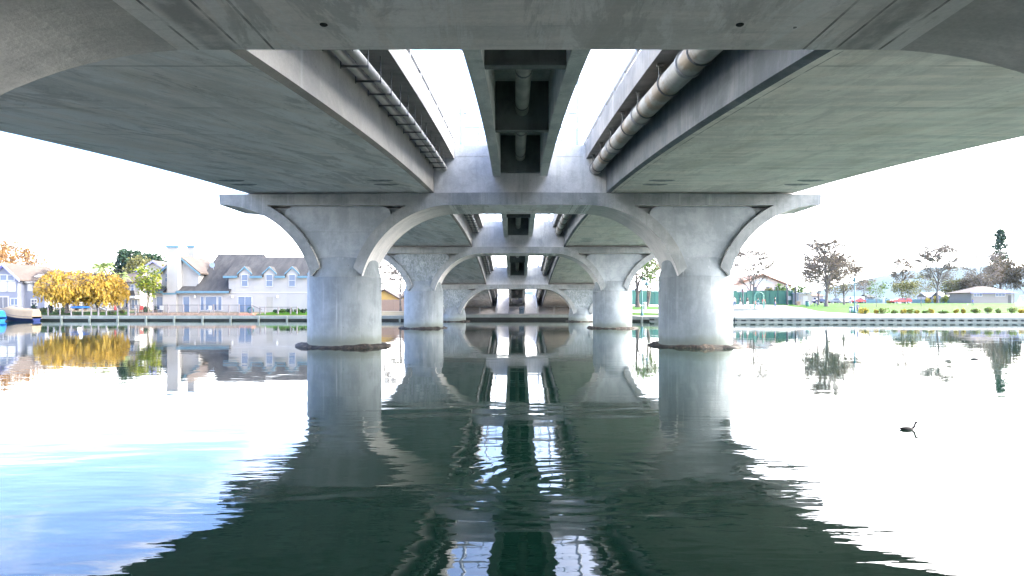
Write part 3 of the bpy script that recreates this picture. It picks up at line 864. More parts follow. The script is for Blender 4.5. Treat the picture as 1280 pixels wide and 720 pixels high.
# sky-blue hills far off
def hills():
    mb = MB(); vs = []; n = 90; rows = 7
    for j in range(rows):
        for i in range(n+1):
            x = -1200 + 3800*i/n
            y = 1800 + j*130
            pk = 20 + 68*sstep(750, 1400, x) + 26*sstep(-300, 300, x) + 22*math.sin(x*.0045+.6) + 16*noise.noise((x*.006, 3.1, 0)) + 9*noise.noise((x*.02, 7, 0))
            prof = [0, .35, .62, .85, 1.0, .8, .2][j]
            vs.append((x, y, 4 + max(6, pk)*prof + 5*noise.noise((x*.02, y*.02, 1))*prof))
    fs = [(j*(n+1)+i, j*(n+1)+i+1, (j+1)*(n+1)+i+1, (j+1)*(n+1)+i) for j in range(rows-1) for i in range(n)]
    mb.add(vs, fs, 0, True)
    tag(mb.build('hills', M['hill']), kind='structure')
hills()

# ------------------------------------------------------------------ banks
def seawall(name, label, cat, pts, ztop, post_step, opening):
    """kerb beam on short piers with dark recesses between"""
    P = [Vector((x, y, 0)) for x, y in pts]
    t = thing(name, label, cat, (P[0].x, P[0].y, 0))
    beam = MB(); back = MB(); pier = MB(); bag = 0
    for a, b in zip(P, P[1:]):
        d = (b-a); L = d.length; d.normalize(); nrm = Vector((d.y, -d.x, 0))
        if nrm.y > 0: nrm = -nrm
        def slab(mbx, s0, s1, o0, o1, z0, z1):
            q = [a+d*s0+nrm*o0, a+d*s1+nrm*o0, a+d*s1+nrm*o1, a+d*s0+nrm*o1]
            vs = [(p.x, p.y, z0) for p in q] + [(p.x, p.y, z1) for p in q]
            fs = [(3,2,1,0),(4,5,6,7),(0,1,5,4),(1,2,6,5),(2,3,7,6),(3,0,4,7)]
            if (q[1]-q[0]).cross(q[2]-q[1]).z < 0: fs = [f[::-1] for f in fs]
            mbx.add(vs, fs)
        slab(beam, 0, L, -.45, .30, ztop-.26 if opening else ztop-.40, ztop)
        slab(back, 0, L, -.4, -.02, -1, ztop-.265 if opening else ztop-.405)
        k = int(L/post_step)
        for i in range(k):
            s0 = (i+.5)*L/max(1, k)
            if opening: slab(pier, s0-.21, s0+.21, -.015, .22, .142, ztop-.262)
            else:
                slab(pier, s0-.11, s0+.11, .305, .48, -1, ztop-.06)
    if opening:
        for a, b in zip(P, P[1:]):
            d = (b-a); L = d.length; d.normalize(); nrm = Vector((d.y, -d.x, 0)); nrm = -nrm if nrm.y > 0 else nrm
            q = [a+nrm*-.01, b+nrm*-.01, b+nrm*.26, a+nrm*.26]
            vs = [(p.x, p.y, -.4) for p in q] + [(p.x, p.y, .14) for p in q]
            beam.add(vs, [f[::-1] for f in [(3,2,1,0),(4,5,6,7),(0,1,5,4),(1,2,6,5),(2,3,7,6),(3,0,4,7)]])
    beam.build('kerb_beam', M['seawall'], t); back.build('back_wall', M['recess'] if opening else M['dark_void'], t)  # dark back colour stands in for the shade below the kerb beam
    o = pier.build('wall_piers' if False else 'pier_row', M['seawall'], t)
    o['kind'] = 'stuff' if False else 'part'
    del o['kind']
    return t
rx = [15.6, 17, 20, 24, 30, 40, 60, 110]
seawall('seawall', 'pale notched concrete seawall below the right promenade', 'seawall', [(x, shore(x)-.31) for x in rx], .60, .93, True)
seawall('seawall', 'greenish low seawall with timber posts along the left bank', 'seawall', [(-62.5, 85.69), (-12.95, 85.69)], .63, 3.5, False)
seawall('seawall', 'dark shadowed wharf edge under the far end of the bridge', 'seawall', [(-9.4, 89.2), (9.1, 89.2)], .74, 30, False)
seawall('seawall', 'short plain seawall behind the right columns', 'seawall', [(9.3, 89.2), (12.7, 81.5), (15.55, 79.9)], .62, 1.6, False)

# ------------------------------------------------------------------ trees
def tree_mesh(seed, H, trunk_h, rx, rz, cz, r0, n1=8, n2=5, n3=4, leaf_n=2, leaf=.3, spread=.35, droop=0.0, fork=1, lean=0.0, flat=1.0, hang=0.0, up=.5, dome=0.0):
    """returns (wood MB, crown MB) standing at the origin"""
    rg = random.Random(seed); W = MB(); C = MB(); tips = []; tw = min(.065, H*.0048)
    top = Vector((lean*H, 0, trunk_h))
    stems = []
    for k in range(fork):
        off = Vector((rg.uniform(-.14, .14), rg.uniform(-.1, .1), 0))*H*(1 if fork > 1 else 0)
        p = [Vector((0, 0, 0))]
        for i in range(1, 7):
            t = i/6
            p.append(Vector((0, 0, 0)).lerp(top+off + Vector((0, 0, (cz+rz*.7-trunk_h)*max(0, t-.35)/.65)), t) + Vector((rg.uniform(-1, 1), rg.uniform(-1, 1), 0))*H*.012*t*2)
        # upper stem continues to near the top of the crown
        zt = cz + rz*.75
        p.append(Vector((p[-1].x+rg.uniform(-.05, .05)*H, p[-1].y, zt)))
        r = r0/(fork**.5)
        W.tube(p, [r*1.25]+[r*(1-.13*i) for i in range(1, 7)]+[r*.12], 7)
        stems.append(p)
    for k in range(n1):
        p = stems[k % fork]
        f = .38 + .58*(k/max(1, n1-1))
        i = f*(len(p)-1); a = p[int(i)].lerp(p[min(int(i)+1, len(p)-1)], i % 1)
        az = k*2.399 + rg.uniform(-.4, .4)
        el = rg.uniform(-.25, .55) + (f-.5)*1.4*up
        q = Vector((math.cos(az)*math.cos(el)*rx, math.sin(az)*math.cos(el)*rx, cz + math.sin(el)*rz)) * 1.0
        q = Vector((q.x, q.y, max(trunk_h*.6, q.z)))*1.0
        q = a.lerp(q, rg.uniform(.8, 1.0))
        mid = a.lerp(q, .5) + Vector((rg.uniform(-.1, .1), rg.uniform(-.1, .1), rg.uniform(.0, .12)))*rx
        L = [a, a.lerp(mid, .5)+Vector((0, 0, .03*H)), mid, mid.lerp(q, .5)+Vector((0, 0, .02*H)), q - Vector((0, 0, droop*rx*.3))]
        rr = r0*.42*(1-.5*f)
        W.tube(L, [rr, rr*.8, rr*.6, rr*.4, rr*.2], 5)
        for j in range(n2):
            b = L[1+j % 4].lerp(L[min(4, 2+j % 4)], rg.random())
            az2 = az + rg.uniform(-1.5, 1.5); ln = rx*rg.uniform(.28, .55)
            e = b + Vector((math.cos(az2), math.sin(az2), rg.uniform(-.2, .9) - droop))*ln
            bm_ = b.lerp(e, .5) + Vector((0, 0, .08*ln))
            W.tube([b, bm_, e], [max(rr*.35, tw*1.3), max(rr*.22, tw), tw*.6], 4)
            for q3 in range(n3):
                c0 = bm_.lerp(e, rg.random()); az3 = az2 + rg.uniform(-1.6, 1.6); l3 = ln*rg.uniform(.3, .65)
                e3 = c0 + Vector((math.cos(az3), math.sin(az3), rg.uniform(-.3, .8) - droop))*l3
                W.tube([c0, e3], [max(rr*.13, tw*.75), tw*.3], 3, cap=False)
                tips.append((c0, e3))
    for a, b in tips:
        for k in range(leaf_n):
            c = a.lerp(b, rg.uniform(.2, 1.15)) + Vector((rg.gauss(0, spread), rg.gauss(0, spread), rg.gauss(0, spread*flat)))
            if dome and (math.hypot(c.x, c.y)/(rx*dome))**2 + (max(0, c.z-.34*H)/(.68*H))**2 > rg.uniform(.9, 1.06): continue
            if hang and k % 2:
                # drooping strands
                ln = rg.uniform(.4, 1.0)*hang
                s = leaf*rg.uniform(.7, 1.2); ph = rg.uniform(0, 6.28)
                n = max(2, int(ln/leaf))
                for i in range(n):
                    z0 = c.z - i*leaf*.9
                    if z0 < .9: break
                    ph2 = ph + rg.uniform(-.8, .8)
                    dx = Vector((math.cos(ph2), math.sin(ph2), 0))*s*.5
                    o = Vector((c.x+rg.uniform(-.08, .08), c.y+rg.uniform(-.08, .08), z0))
                    C.add([o-dx, o+dx, o+dx*.7-Vector((0, 0, leaf*1.05)), o-dx*.7-Vector((0, 0, leaf*1.05))], [(0, 1, 2, 3)])
            else:
                s = leaf*rg.uniform(.5, 1.25)
                u = Vector((rg.gauss(0, 1), rg.gauss(0, 1), rg.gauss(0, .6))).normalized(); v = u.cross(Vector((rg.gauss(0, 1), rg.gauss(0, 1), rg.gauss(0, 1)))).normalized()
                C.add([c-u*s*.5, c+v*s*.35, c+u*s*.5, c-v*s*.35], [(0, 1, 2, 3)])
    return W, C
def place(mb, loc):
    v0 = Vector(loc)
    for v in mb.v: v += v0
    return mb
def tree(label, px, d, top_py, half_px, wood, leafm, seed, name='tree', z=None, cat='tree', group=None, trunk=.3, crown_lo=None, **kw):
    x, y, z0 = on_ground(px, d)
    if z is not None: z0 = z
    H = gz(top_py, d) - z0; rx = m(half_px, d)
    th = H*trunk; lo = H*(crown_lo if crown_lo is not None else trunk)
    cz = (lo + H)/2; rz = (H-lo)/2
    args = dict(r0=max(.10, H*.022)); args.update(kw)
    W, C = tree_mesh(seed, H, th, rx*.82, rz, cz, **args)
    t = thing(name, label, cat, (x, y, z0), group=group)
    place(W, (x, y, z0)).build('trunk', M[wood], t)
    if C.f: place(C, (x, y, z0)).build('crown', M[leafm], t)
    return t
tree('golden weeping tree on the left bank, left one of the pair', 84, 3.03, 335, 36, 'bark', 'f_yellow', 3, name='weeping_tree', trunk=.30, crown_lo=.14, n1=26, n2=9, n3=6, leaf_n=6, leaf=.24, spread=.42, droop=.3, dome=1.27, hang=1.1, r0=.30, group='golden weeping trees on the bank')
tree('golden weeping tree on the left bank, right one nearer the white house', 124, 3.07, 337, 33, 'bark_dark', 'f_yellow', 8, name='weeping_tree', trunk=.30, crown_lo=.16, n1=26, n2=9, n3=6, leaf_n=6, leaf=.24, spread=.42, droop=.3, dome=1.27, hang=1.0, r0=.28, fork=2, group='golden weeping trees on the bank')
tree('lime green young tree between the weeping trees and the white house', 185, 3.02, 334, 14, 'bark', 'f_lime', 11, trunk=.25, n1=10, n2=6, n3=5, leaf_n=4, leaf=.36, spread=.3)
G = 'trees behind the left houses'
tree('large russet autumn tree behind the blue grey house', 20, 5.0, 303, 27, 'bark', 'f_orange', 21, trunk=.2, n1=12, n2=6, n3=5, leaf_n=9, leaf=.5, spread=.7, group=G)
tree('second russet tree at the far left edge', -6, 4.6, 312, 24, 'bark', 'f_orange', 22, trunk=.2, n1=11, n2=6, n3=5, leaf_n=9, leaf=.5, spread=.7, group=G)
tree('thin bare tree right of the russet tree', 53, 4.8, 312, 10, 'bark_pale', 'f_rust', 23, trunk=.25, n1=9, n2=5, n3=5, leaf_n=0, leaf=.3, r0=.16, group=G)
tree('bare pinkish tree behind the left golden tree', 104, 4.6, 311, 12, 'bark_pale', 'f_rust', 24, trunk=.25, n1=9, n2=5, n3=5, leaf_n=1, leaf=.22, r0=.18, group=G)
tree('bare tree with rusty twigs behind the palm', 120, 4.8, 309, 12, 'bark_pale', 'f_orange', 25, trunk=.25, n1=9, n2=5, n3=5, leaf_n=1, leaf=.3, r0=.18, group=G)
kw = dict(trunk=.25, n1=16, n2=8, n3=6, leaf_n=6, leaf=.6, spread=.55, r0=.3)
tree('dark round evergreen behind the cream house', 162, 5.0, 313, 16, 'bark_dark', 'f_dark', 26, group=G, **kw)
tree('grey green tree right of the dark evergreen', 178, 4.9, 322, 13, 'bark', 'f_olive', 27, group=G, **kw)
tree('dark tree peeping over the gabled roof', 192, 5.2, 317, 10, 'bark_dark', 'f_dark', 28, group=G, **kw)
tree('bare tree in front of the timber fence, between the left columns', 501, 3.32, 318, 26, 'bark_pale', 'f_rust', 31, trunk=.34, n1=16, n2=7, n3=6, leaf_n=2, leaf=.14, r0=.20)
tree('bare tree behind the yellow house', 480, 4.2, 310, 24, 'bark_pale', 'f_rust', 32, trunk=.25, n1=16, n2=7, n3=6, leaf_n=2, leaf=.2, r0=.22)
tree('leaning dark green tree left of the teal lamp post, under the arch', 797, 3.75, 322, 24, 'bark_dark', 'f_green', 33, trunk=.42, n1=12, n2=7, n3=5, leaf_n=4, leaf=.34, spread=.4, r0=.42, lean=-.03)
tree('half bare green tree right of the teal lamp post', 809, 3.85, 318, 24, 'bark', 'f_olive', 34, trunk=.35, n1=11, n2=6, n3=5, leaf_n=2, leaf=.34, spread=.4, r0=.34, fork=2)
tree('autumn tree with orange twigs behind the windscreen', 828, 4.9, 318, 22, 'bark_pale', 'f_orange', 35, trunk=.3, n1=11, n2=6, n3=5, leaf_n=2, leaf=.35, spread=.5)
G = 'park trees on the right bank'
tree('sparse umbrella shaped tree in front of the tiled roof building', 942, 5.2, 311, 27, 'bark_pale', 'f_rust', 41, trunk=.30, crown_lo=.35, n1=18, n2=9, n3=7, leaf_n=3, leaf=.30, spread=.4, fork=2, r0=.30, group=G)
tree('tallest half bare tree on the lawn beside the white shed', 1032.7, 3.9, 295, 28, 'bark_pale', 'f_rust', 42, trunk=.28, crown_lo=.10, up=.75, n1=30, n2=8, n3=7, leaf_n=4, leaf=.21, spread=.35, r0=.34, fork=1, group=G)
tree('half bare tree close behind the tallest one, leaning left', 1023, 4.5, 318, 20, 'bark_pale', 'f_rust', 43, trunk=.25, crown_lo=.15, n1=20, n2=8, n3=7, leaf_n=4, leaf=.3, spread=.4, group=G)
tree('half bare tree right of the tallest one', 1055, 4.6, 316, 20, 'bark_pale', 'f_rust', 44, trunk=.25, crown_lo=.15, n1=20, n2=8, n3=7, leaf_n=4, leaf=.3, spread=.4, group=G)
tree('low olive tree behind the parked vans', 1045, 6.0, 350, 14, 'bark', 'f_olive', 45, trunk=.2, n1=10, n2=6, n3=5, leaf_n=3, leaf=.45, spread=.4, group=G)
tree('bluish bare tree between the lamp post and the kiosk', 1080, 6.6, 342, 14, 'bark_pale', 'f_rust', 46, trunk=.25, n1=12, n2=6, n3=6, leaf_n=3, leaf=.3, group=G)
tree('young green tree on the lawn behind the flower shrubs', 1095.5, 3.75, 354, 12, 'bark', 'f_green', 47, trunk=.4, n1=8, n2=5, n3=4, leaf_n=3, leaf=.24, spread=.3, r0=.06, group=G)
tree('broad green tree beside the red car', 1132, 5.0, 353, 13, 'bark', 'f_olive', 48, trunk=.3, n1=11, n2=6, n3=5, leaf_n=4, leaf=.38, spread=.4, group=G)
tree('slender bare tree behind the red car', 1128, 6.0, 319, 13, 'bark_pale', 'f_rust', 49, trunk=.35, n1=16, n2=8, n3=6, leaf_n=4, leaf=.32, spread=.35, r0=.2, group=G)
tree('big bare spreading tree in the middle of the park', 1172, 5.5, 305, 26, 'bark_pale', 'f_rust', 50, trunk=.28, up=.75, n1=26, n2=9, n3=8, leaf_n=3, leaf=.24, spread=.4, r0=.32, group=G)
tree('low olive tree in front of the big spreading tree', 1157, 5.9, 345, 14, 'bark', 'f_olive', 51, trunk=.25, n1=10, n2=6, n3=5, leaf_n=2, leaf=.4, spread=.4, group=G)
tree('bare wide tree behind the restroom roof', 1226, 6.2, 317, 24, 'bark_pale', 'f_rust', 52, trunk=.3, n1=14, n2=7, n3=6, leaf_n=3, leaf=.32, spread=.4, r0=.26, group=G)
kw = dict(trunk=.2, n1=14, n2=7, n3=6, leaf_n=5, leaf=.55, spread=.55)
tree('brown leafy tree left of the conifer', 1222, 6.6, 344, 17, 'bark', 'f_brown', 53, group=G, **kw)
tree('brown leafy tree below the conifer', 1252, 6.7, 322, 17, 'bark', 'f_brown', 54, group=G, **kw)
tree('brown leafy tree at the right edge', 1282, 6.6, 332, 16, 'bark', 'f_brown', 55, group=G, **kw)
tree('low brown tree behind the bungalow', 1195, 6.8, 352, 14, 'bark', 'f_olive', 56, group=G, **kw)
# tall conifer
def conifer(label, px, d, top_py, half_px, seed):
    x, y, z0 = on_ground(px, d); H = gz(top_py, d)-z0; rg = random.Random(seed); rx = m(half_px, d)
    t = thing('conifer', label, 'tree', (x, y, z0)); W = MB(); C = MB()
    W.tube([(x, y, z0), (x, y, z0+H*.5), (x+.1, y, z0+H)], [.4, .25, .03], 7)
    for k in range(300):
        f = rg.random()**.9; zz = z0 + H*(.28 + .71*f); r = rx*1.25*(1-f)**.45*rg.uniform(.6, 1.08)+.25
        if rg.random() < .12: continue
        az = rg.uniform(0, 6.283); tip = Vector((x+math.cos(az)*r, y+math.sin(az)*r, zz + rg.uniform(-.5, .35)))
        W.tube([(x, y, zz), tip], [.05, .015], 3, cap=False)
        for i in range(26):
            c = Vector((x, y, zz)).lerp(tip, rg.uniform(.25, 1.05)) + Vector((rg.gauss(0, .22), rg.gauss(0, .22), rg.gauss(0, .2)))
            s = rg.uniform(.3, .75); u = Vector((rg.gauss(0, 1), rg.gauss(0, 1), rg.gauss(0, .5))).normalized(); v = u.cross(Vector((rg.gauss(0, 1), rg.gauss(0, 1), 1))).normalized()
            C.add([c-u*s*.5, c+v*s*.3, c+u*s*.5, c-v*s*.3], [(0, 1, 2, 3)])
    W.build('trunk', M['bark_dark'], t); C.build('crown', M['f_dark'], t)
conifer('tall dark narrow conifer rising over the right park trees', 1250.6, 6.9, 286, 12, 9)
def palm(label, px, d, cy, half_px, seed, n):
    x, y, z0 = on_ground(px, d); zt = gz(cy, d); rg = random.Random(seed); r = m(half_px, d)
    t = thing('palm_tree', label, 'palm', (x, y, z0), group='palms behind the golden trees')
    MB().tube([(x, y, z0), (x+.1, y, (z0+zt)/2), (x, y, zt)], [.28, .22, .2], 9).build('trunk', M['bark'], t)
    for k in range(n):
        az = k*2.399; el = rg.uniform(.05, 1.15); L = r*rg.uniform(.85, 1.15); mb = MB(); pts = []
        for i in range(9):
            s = i/8; q = Vector((math.cos(az)*math.cos(el), math.sin(az)*math.cos(el), math.sin(el)))*L*s + Vector((0, 0, -1.0*L*s*s*(.45+.35*math.cos(el))))
            pts.append(Vector((x, y, zt))+q)
        mb.tube(pts, [.05*(1-.1*i) for i in range(9)], 4)
        side = Vector((-math.sin(az), math.cos(az), 0))
        for i in range(1, 33):
            s = i/33*8; j = int(s); p = pts[j].lerp(pts[min(8, j+1)], s-j); tn = (pts[min(8, j+1)]-pts[j]).normalized()
            ln = L*.26*math.sin(math.pi*(.12+.86*i/33))
            for sg in (-1, 1):
                e = p + (side*sg + tn*.55 + Vector((0, 0, -.45))).normalized()*ln
                mb.add([p-tn*.06, p+tn*.06, e], [(0, 1, 2)])
        mb.build('frond', M['f_palm'], t)
palm('pale feathery palm standing above the golden trees', 128, 3.7, 335, 22, 4, 22)
palm('lower drooping palm beside the cream house chimney', 150, 3.5, 345, 15, 6, 18)

# ------------------------------------------------------------------ shrubs
def shrub(label, x, y, z, w, hgt, seed, mat, group=None, name='shrub', cat='shrub', n=260, leaf=.16):
    rg = random.Random(seed); C = MB(); W = MB()
    t = thing(name, label, cat, (x, y, z), group=group)
    lobes = [(rg.uniform(-.32, .32)*w, rg.uniform(-.25, .25)*w, rg.uniform(.35, .65)*hgt, rg.uniform(.55, .9)) for _ in range(6)]
    for k in range(7):
        a = rg.uniform(0, 6.28); W.tube([(x, y, z-.05), (x+math.cos(a)*w*.2, y+math.sin(a)*w*.2, z+hgt*.45), (x+math.cos(a)*w*.38, y+math.sin(a)*w*.38, z+hgt*.8)], [.025, .018, .008], 4)
    for k in range(n):
        lx, ly, lz, lr = rg.choice(lobes); v = Vector((rg.gauss(0, 1), rg.gauss(0, 1), rg.gauss(0, 1))).normalized()*rg.uniform(.6, 1.0)*lr
        c = Vector((x+lx+v.x*w*.30, y+ly+v.y*w*.30, z+max(.04, lz+v.z*hgt*.5)))
        s = leaf*rg.uniform(.6, 1.4); u = Vector((rg.gauss(0, 1), rg.gauss(0, 1), rg.gauss(0, .7))).normalized(); q = u.cross(Vector((rg.gauss(0, 1), rg.gauss(0, 1), rg.gauss(0, 1)))).normalized()
        C.add([c-u*s*.6, c+q*s*.4, c+u*s*.6, c-q*s*.4], [(0, 1, 2, 3)])
    W.build('stem', M['bark'], t); C.build('foliage', M[mat], t)
sh = [(1081, 14, 9, 'f_yshrub', 'yellow flowering shrub right of the walking pair'), (1084, 8, 6, 'f_shrub', 'small green shrub close behind the yellow flowering one'),
      (1098, 7, 6, 'f_yshrub', 'small yellow shrub below the young green tree'), (1106.5, 15, 8, 'f_shrub', 'broad green shrub right of the young tree'), (1121, 9, 5, 'f_shrub', 'low shrub in front of the red car'),
      (1131, 8, 6, 'f_yshrub', 'sparse yellowish shrub under the broad tree'), (1140, 9, 7, 'f_shrub', 'green shrub left of the thin timber post'), (1148, 7, 5, 'f_yshrub', 'sparse yellow shrub at the timber post'), (1159, 6, 4, 'f_shrub', 'tiny shrub right of the timber post'), (1167, 8, 7, 'f_yshrub', 'yellowish shrub below the big bare tree'),
      (1180, 15, 4, 'f_shrub', 'flat low shrub strip right of the big bare tree'), (1197, 8, 6, 'f_yshrub', 'yellow shrub left of the child in blue'), (1206, 7, 7, 'f_yshrub', 'yellow shrub nearest the child in blue'), (1222, 11, 7, 'f_shrub', 'green shrub right of the child in blue'), (1238, 15, 8, 'f_shrub', 'wide green shrub in front of the restroom building'), (1250, 8, 6, 'f_shrub', 'small green shrub in front of the restroom corner'), (1268, 16, 9, 'f_shrub', 'largest green shrub, near the goal'), (1281, 9, 6, 'f_yshrub', 'shrub cut by the right edge of the picture')]
for i, (px, w, hh, mt, lab) in enumerate(sh):
    x, y, z = on_ground(px, 2.70); shrub(lab, x, y+.4, z+.05, m(w, 2.7)*.95, m(hh, 2.7), 100+i, mt, 'shrubs along the lawn edge', n=280, leaf=.15)
bs = [(974, 352, 20, 15, 'f_green', 'tall green hedge bush left behind the windscreen end'), (990, 355, 16, 12, 'f_shrub', 'green bush behind the light poles'), (1004, 352, 18, 14, 'f_green', 'green bush above the white shed roof'), (962, 356, 14, 12, 'f_olive', 'olive bush below the tiled gable')]
for i, (px, ty, w, hh, mt, lab) in enumerate(bs):
    d = 5.1; x, y, z = on_ground(px, d); shrub(lab, x, y, z, m(w, d), gz(ty, d)-z, 140+i, mt, 'bushes behind the windscreen', n=900, leaf=.34)
ys = [(1160, 372, 8, 'f_yshrub', 'yellow bush left of the bright green one'), (1169, 370, 8, 'f_yshrub', 'larger yellow bush by the big bare tree'), (1180.5, 368, 8, 'f_lime', 'bright green round bush by the white tents'), (1113, 375, 8, 'f_yshrub', 'yellowish bush left of the red car')]
for i, (px, ty, w, mt, lab) in enumerate(ys):
    d = 5.75; x, y, z = on_ground(px, d); shrub(lab, x, y, z, m(w, d), gz(ty, d)-z, 160+i, mt, 'bushes at the far side of the lawn', n=300, leaf=.3)
ls = [(44, 3.03, 380, 10, 'f_dark', 'dark shrub at the boat stern'), (55, 3.02, 382, 10, 'f_green', 'bright green garden shrub right of the boat'), (63, 3.04, 380, 9, 'f_dark', 'dark garden shrub left of the golden tree trunk'), (75, 3.0, 384, 10, 'f_green', 'green shrub at the foot of the left golden tree'), (140, 2.99, 388, 9, 'f_shrub', 'rounded pale green shrub under the right golden tree'), (152, 3.0, 385, 7, 'f_olive', 'olive shrub next to the deck corner'), (183, 3.02, 382, 9, 'f_dark', 'dark shrub in front of the lime green tree')]
for i, (px, d, ty, w, mt, lab) in enumerate(ls):
    x, y, z = on_ground(px, d); shrub(lab, x, y, z, m(w, d), max(.5, gz(ty, d)-z), 180+i, mt, 'garden shrubs on the left bank', n=330, leaf=.17)
for i, px in enumerate((346, 354, 362, 371, 379)):
    d = 3.02; x, y, z = on_ground(px, d); shrub(['small dark shrub at the foot of the deck steps', 'dark shrub below the white side door', 'shrub under the third dormer', 'shrub between the third dormer and the column', 'shrub half hidden by the left column'][i], x, y, z+.1, m(9, d), m([5, 6, 7, 6, 6][i], d), 200+i, 'f_green' if i % 2 else 'f_dark', 'shrubs below the white wall', n=260, leaf=.15)

# ------------------------------------------------------------------ houses
def window(parent, x0, x1, z0, z1, y, glassm='glass_blue', vbars=0, hbars=1, fr=.09, frame='white_paint', name='window', label=None):
    """framed window on a wall that faces the water (-Y); the pane is its sub-part"""
    mb = MB()
    mb.box(x0-fr, x0, y-.05, y+.06, z0-fr, z1+fr); mb.box(x1, x1+fr, y-.05, y+.06, z0-fr, z1+fr)
    mb.box(x0, x1, y-.05, y+.06, z1, z1+fr); mb.box(x0, x1, y-.07, y+.06, z0-fr, z0)
    for i in range(vbars):
        x = x0+(x1-x0)*(i+1)/(vbars+1); mb.box(x-.035, x+.035, y-.04, y+.05, z0, z1)
    for i in range(hbars):
        z = z0+(z1-z0)*(i+1)/(hbars+1); mb.box(x0, x1, y-.035, y+.05, z-.03, z+.03)
    w = mb.build(name, M[frame], parent)
    if label: w['label'] = label
    MB().box(x0, x1, y-.005, y+.03, z0, z1).build('pane', M[glassm], w)
    return w
def gable_y(mb, x0, x1, xa, ze, za_, y0, y1, th=.16, over=.35, mi=0):
    """pitched roof with the ridge running away from the water"""
    sl = (za_-ze)/max(.1, (x1-x0)/2)
    p = [(x0-over, ze-over*sl), (xa, za_), (x1+over, ze-over*sl), (x1+over, ze-over*sl+th*1.2), (xa, za_+th*1.3), (x0-over, ze-over*sl+th*1.2)]
    mb.prism(p, 'y', y0-over, y1, mi)
def gable_x(mb, y0, ya, y1, ze, za_, x0, x1, th=.16, over=.3, mi=0, zb_=None):
    s = (za_-ze)/max(.1, ya-y0)
    p = [(y0-over, ze-over*s), (ya, za_), (y1, zb_ if zb_ is not None else ze), (y1, (zb_ if zb_ is not None else ze)+th*1.2), (ya, za_+th*1.3), (y0-over, ze-over*s+th*1.2)]
    mb.prism(p, 'x', x0-over, x1+over, mi)
def hip(mb, x0, x1, y0, y1, ze, za_, over=.4, mi=0):
    x0 -= over; x1 += over; y0 -= over; y1 += over; w = min(x1-x0, y1-y0)/2; ym = (y0+y1)/2
    vs = [(x0,y0,ze),(x1,y0,ze),(x1,y1,ze),(x0,y1,ze),(x0+w,ym,za_),(x1-w,ym,za_),(x0,y0,ze-.14),(x1,y0,ze-.14),(x1,y1,ze-.14),(x0,y1,ze-.14)]
    mb.add(vs, [(0,1,5,4),(1,2,5),(2,3,4,5),(3,0,4),(6,7,1,0),(7,8,2,1),(8,9,3,2),(9,6,0,3),(9,8,7,6)], mi)

def chevron(mb, xa, hw, z0, z1, th, y0, y1, mi=0):
    mb.prism([(xa-hw, z1-th), (xa, z0-th), (xa+hw, z1-th), (xa+hw, z1), (xa, z0), (xa-hw, z1)], 'y', y0, y1, mi)
# the long white house with teal trim
HD = 3.1; HY = gy(HD)
X = lambda px: gx(px, HD); Z = lambda py: gz(py, HD)
hb = thing('white_house', 'long white two storey house with dark roof, teal eaves and dormers on the left bank', 'house', (X(285), HY, Z(390)))
zg = Z(391); ze1 = Z(365.5); ze2 = Z(346)
mb = MB()
mb.box(X(190.5), X(286), HY, HY+9, zg-.4, ze1)                                     # lower storey
mb.prism([(X(198), ze1), (X(244.5), ze1), (X(244.5), Z(339.5)), (X(221), Z(320)), (X(198), Z(339.5))], 'y', HY+.9, HY+9)   # gabled block
mb.box(X(286.02), X(402), HY-.05, HY+9, zg-.4, ze2-.02)                            # right wing
for px in (306.3, 337.3, 365.6, 394):                                              # wall dormers
    mb.prism([(X(px-7.4), ze2-.4), (X(px+7.4), ze2-.4), (X(px+7.4), Z(342.5)), (X(px), Z(335)), (X(px-7.4), Z(342.5))], 'y', HY-.08, HY+2.2)
mb.box(X(206), X(222.5), HY-.55, HY-.01, zg-.3, ze1-.12)
mb.build('wall', M['white_wall'], hb)
mb = MB(); mb.box(X(286.1), X(402), HY-.10, HY-.055, Z(366.2), Z(364.9)); mb.build('trim_band', M['white_paint'], hb)
mb = MB()
# catslide roof: from the lower eave up to the ridge
mb.prism([(HY-.55, ze1-.05), (HY+7.4, Z(317.5)+.3), (HY+13, ze1+1.5), (HY+13, ze1+1.7), (HY+7.4, Z(317.5)+.55), (HY-.55, ze1+.12)], 'x', X(243), X(286.5)+.3)
mb.prism([(HY-.55, ze1-.05), (HY+1.0, ze1+.75), (HY+1.0, ze1+.90), (HY-.55, ze1+.12)], 'x', X(184), X(206.5))
mb.prism([(HY-.55, ze1-.05), (HY+1.0, ze1+.75), (HY+1.0, ze1+.90), (HY-.55, ze1+.12)], 'x', X(222), X(242.9))
s_ = (Z(317.5)+.3-ze1+.05)/7.95
mb.prism([(HY+4.3, ze1-.05+s_*4.85), (HY+7.4, Z(317.5)+.3), (HY+13, ze1+1.5), (HY+13, ze1+1.7), (HY+7.4, Z(317.5)+.55), (HY+4.3, ze1+.12+s_*4.85)], 'x', X(286.5)+.302, X(331)*1.08)
rf = mb.build('roof', M['roof_dark'], hb); rf['label'] = 'dark sweeping catslide roof'
mb = MB()
sw_ = (Z(321)+.1-ze2+.12)/4.75
mb.prism([(HY+.1, ze2-.12+.65*sw_), (HY+4.2, Z(321)+.1), (HY+9.4, ze2), (HY+9.4, ze2+.2), (HY+4.2, Z(321)+.3), (HY+.1, ze2+.06+.65*sw_)], 'x', X(282), X(404))
for a, b in ((281.5, 298.5), (314.2, 329.5), (345, 358), (373.3, 386.5), (401.5, 404)):
    mb.prism([(HY-.55, ze2-.12), (HY+.099, ze2-.12+.649*sw_), (HY+.099, ze2+.06+.649*sw_), (HY-.55, ze2+.06)], 'x', X(a), X(b))
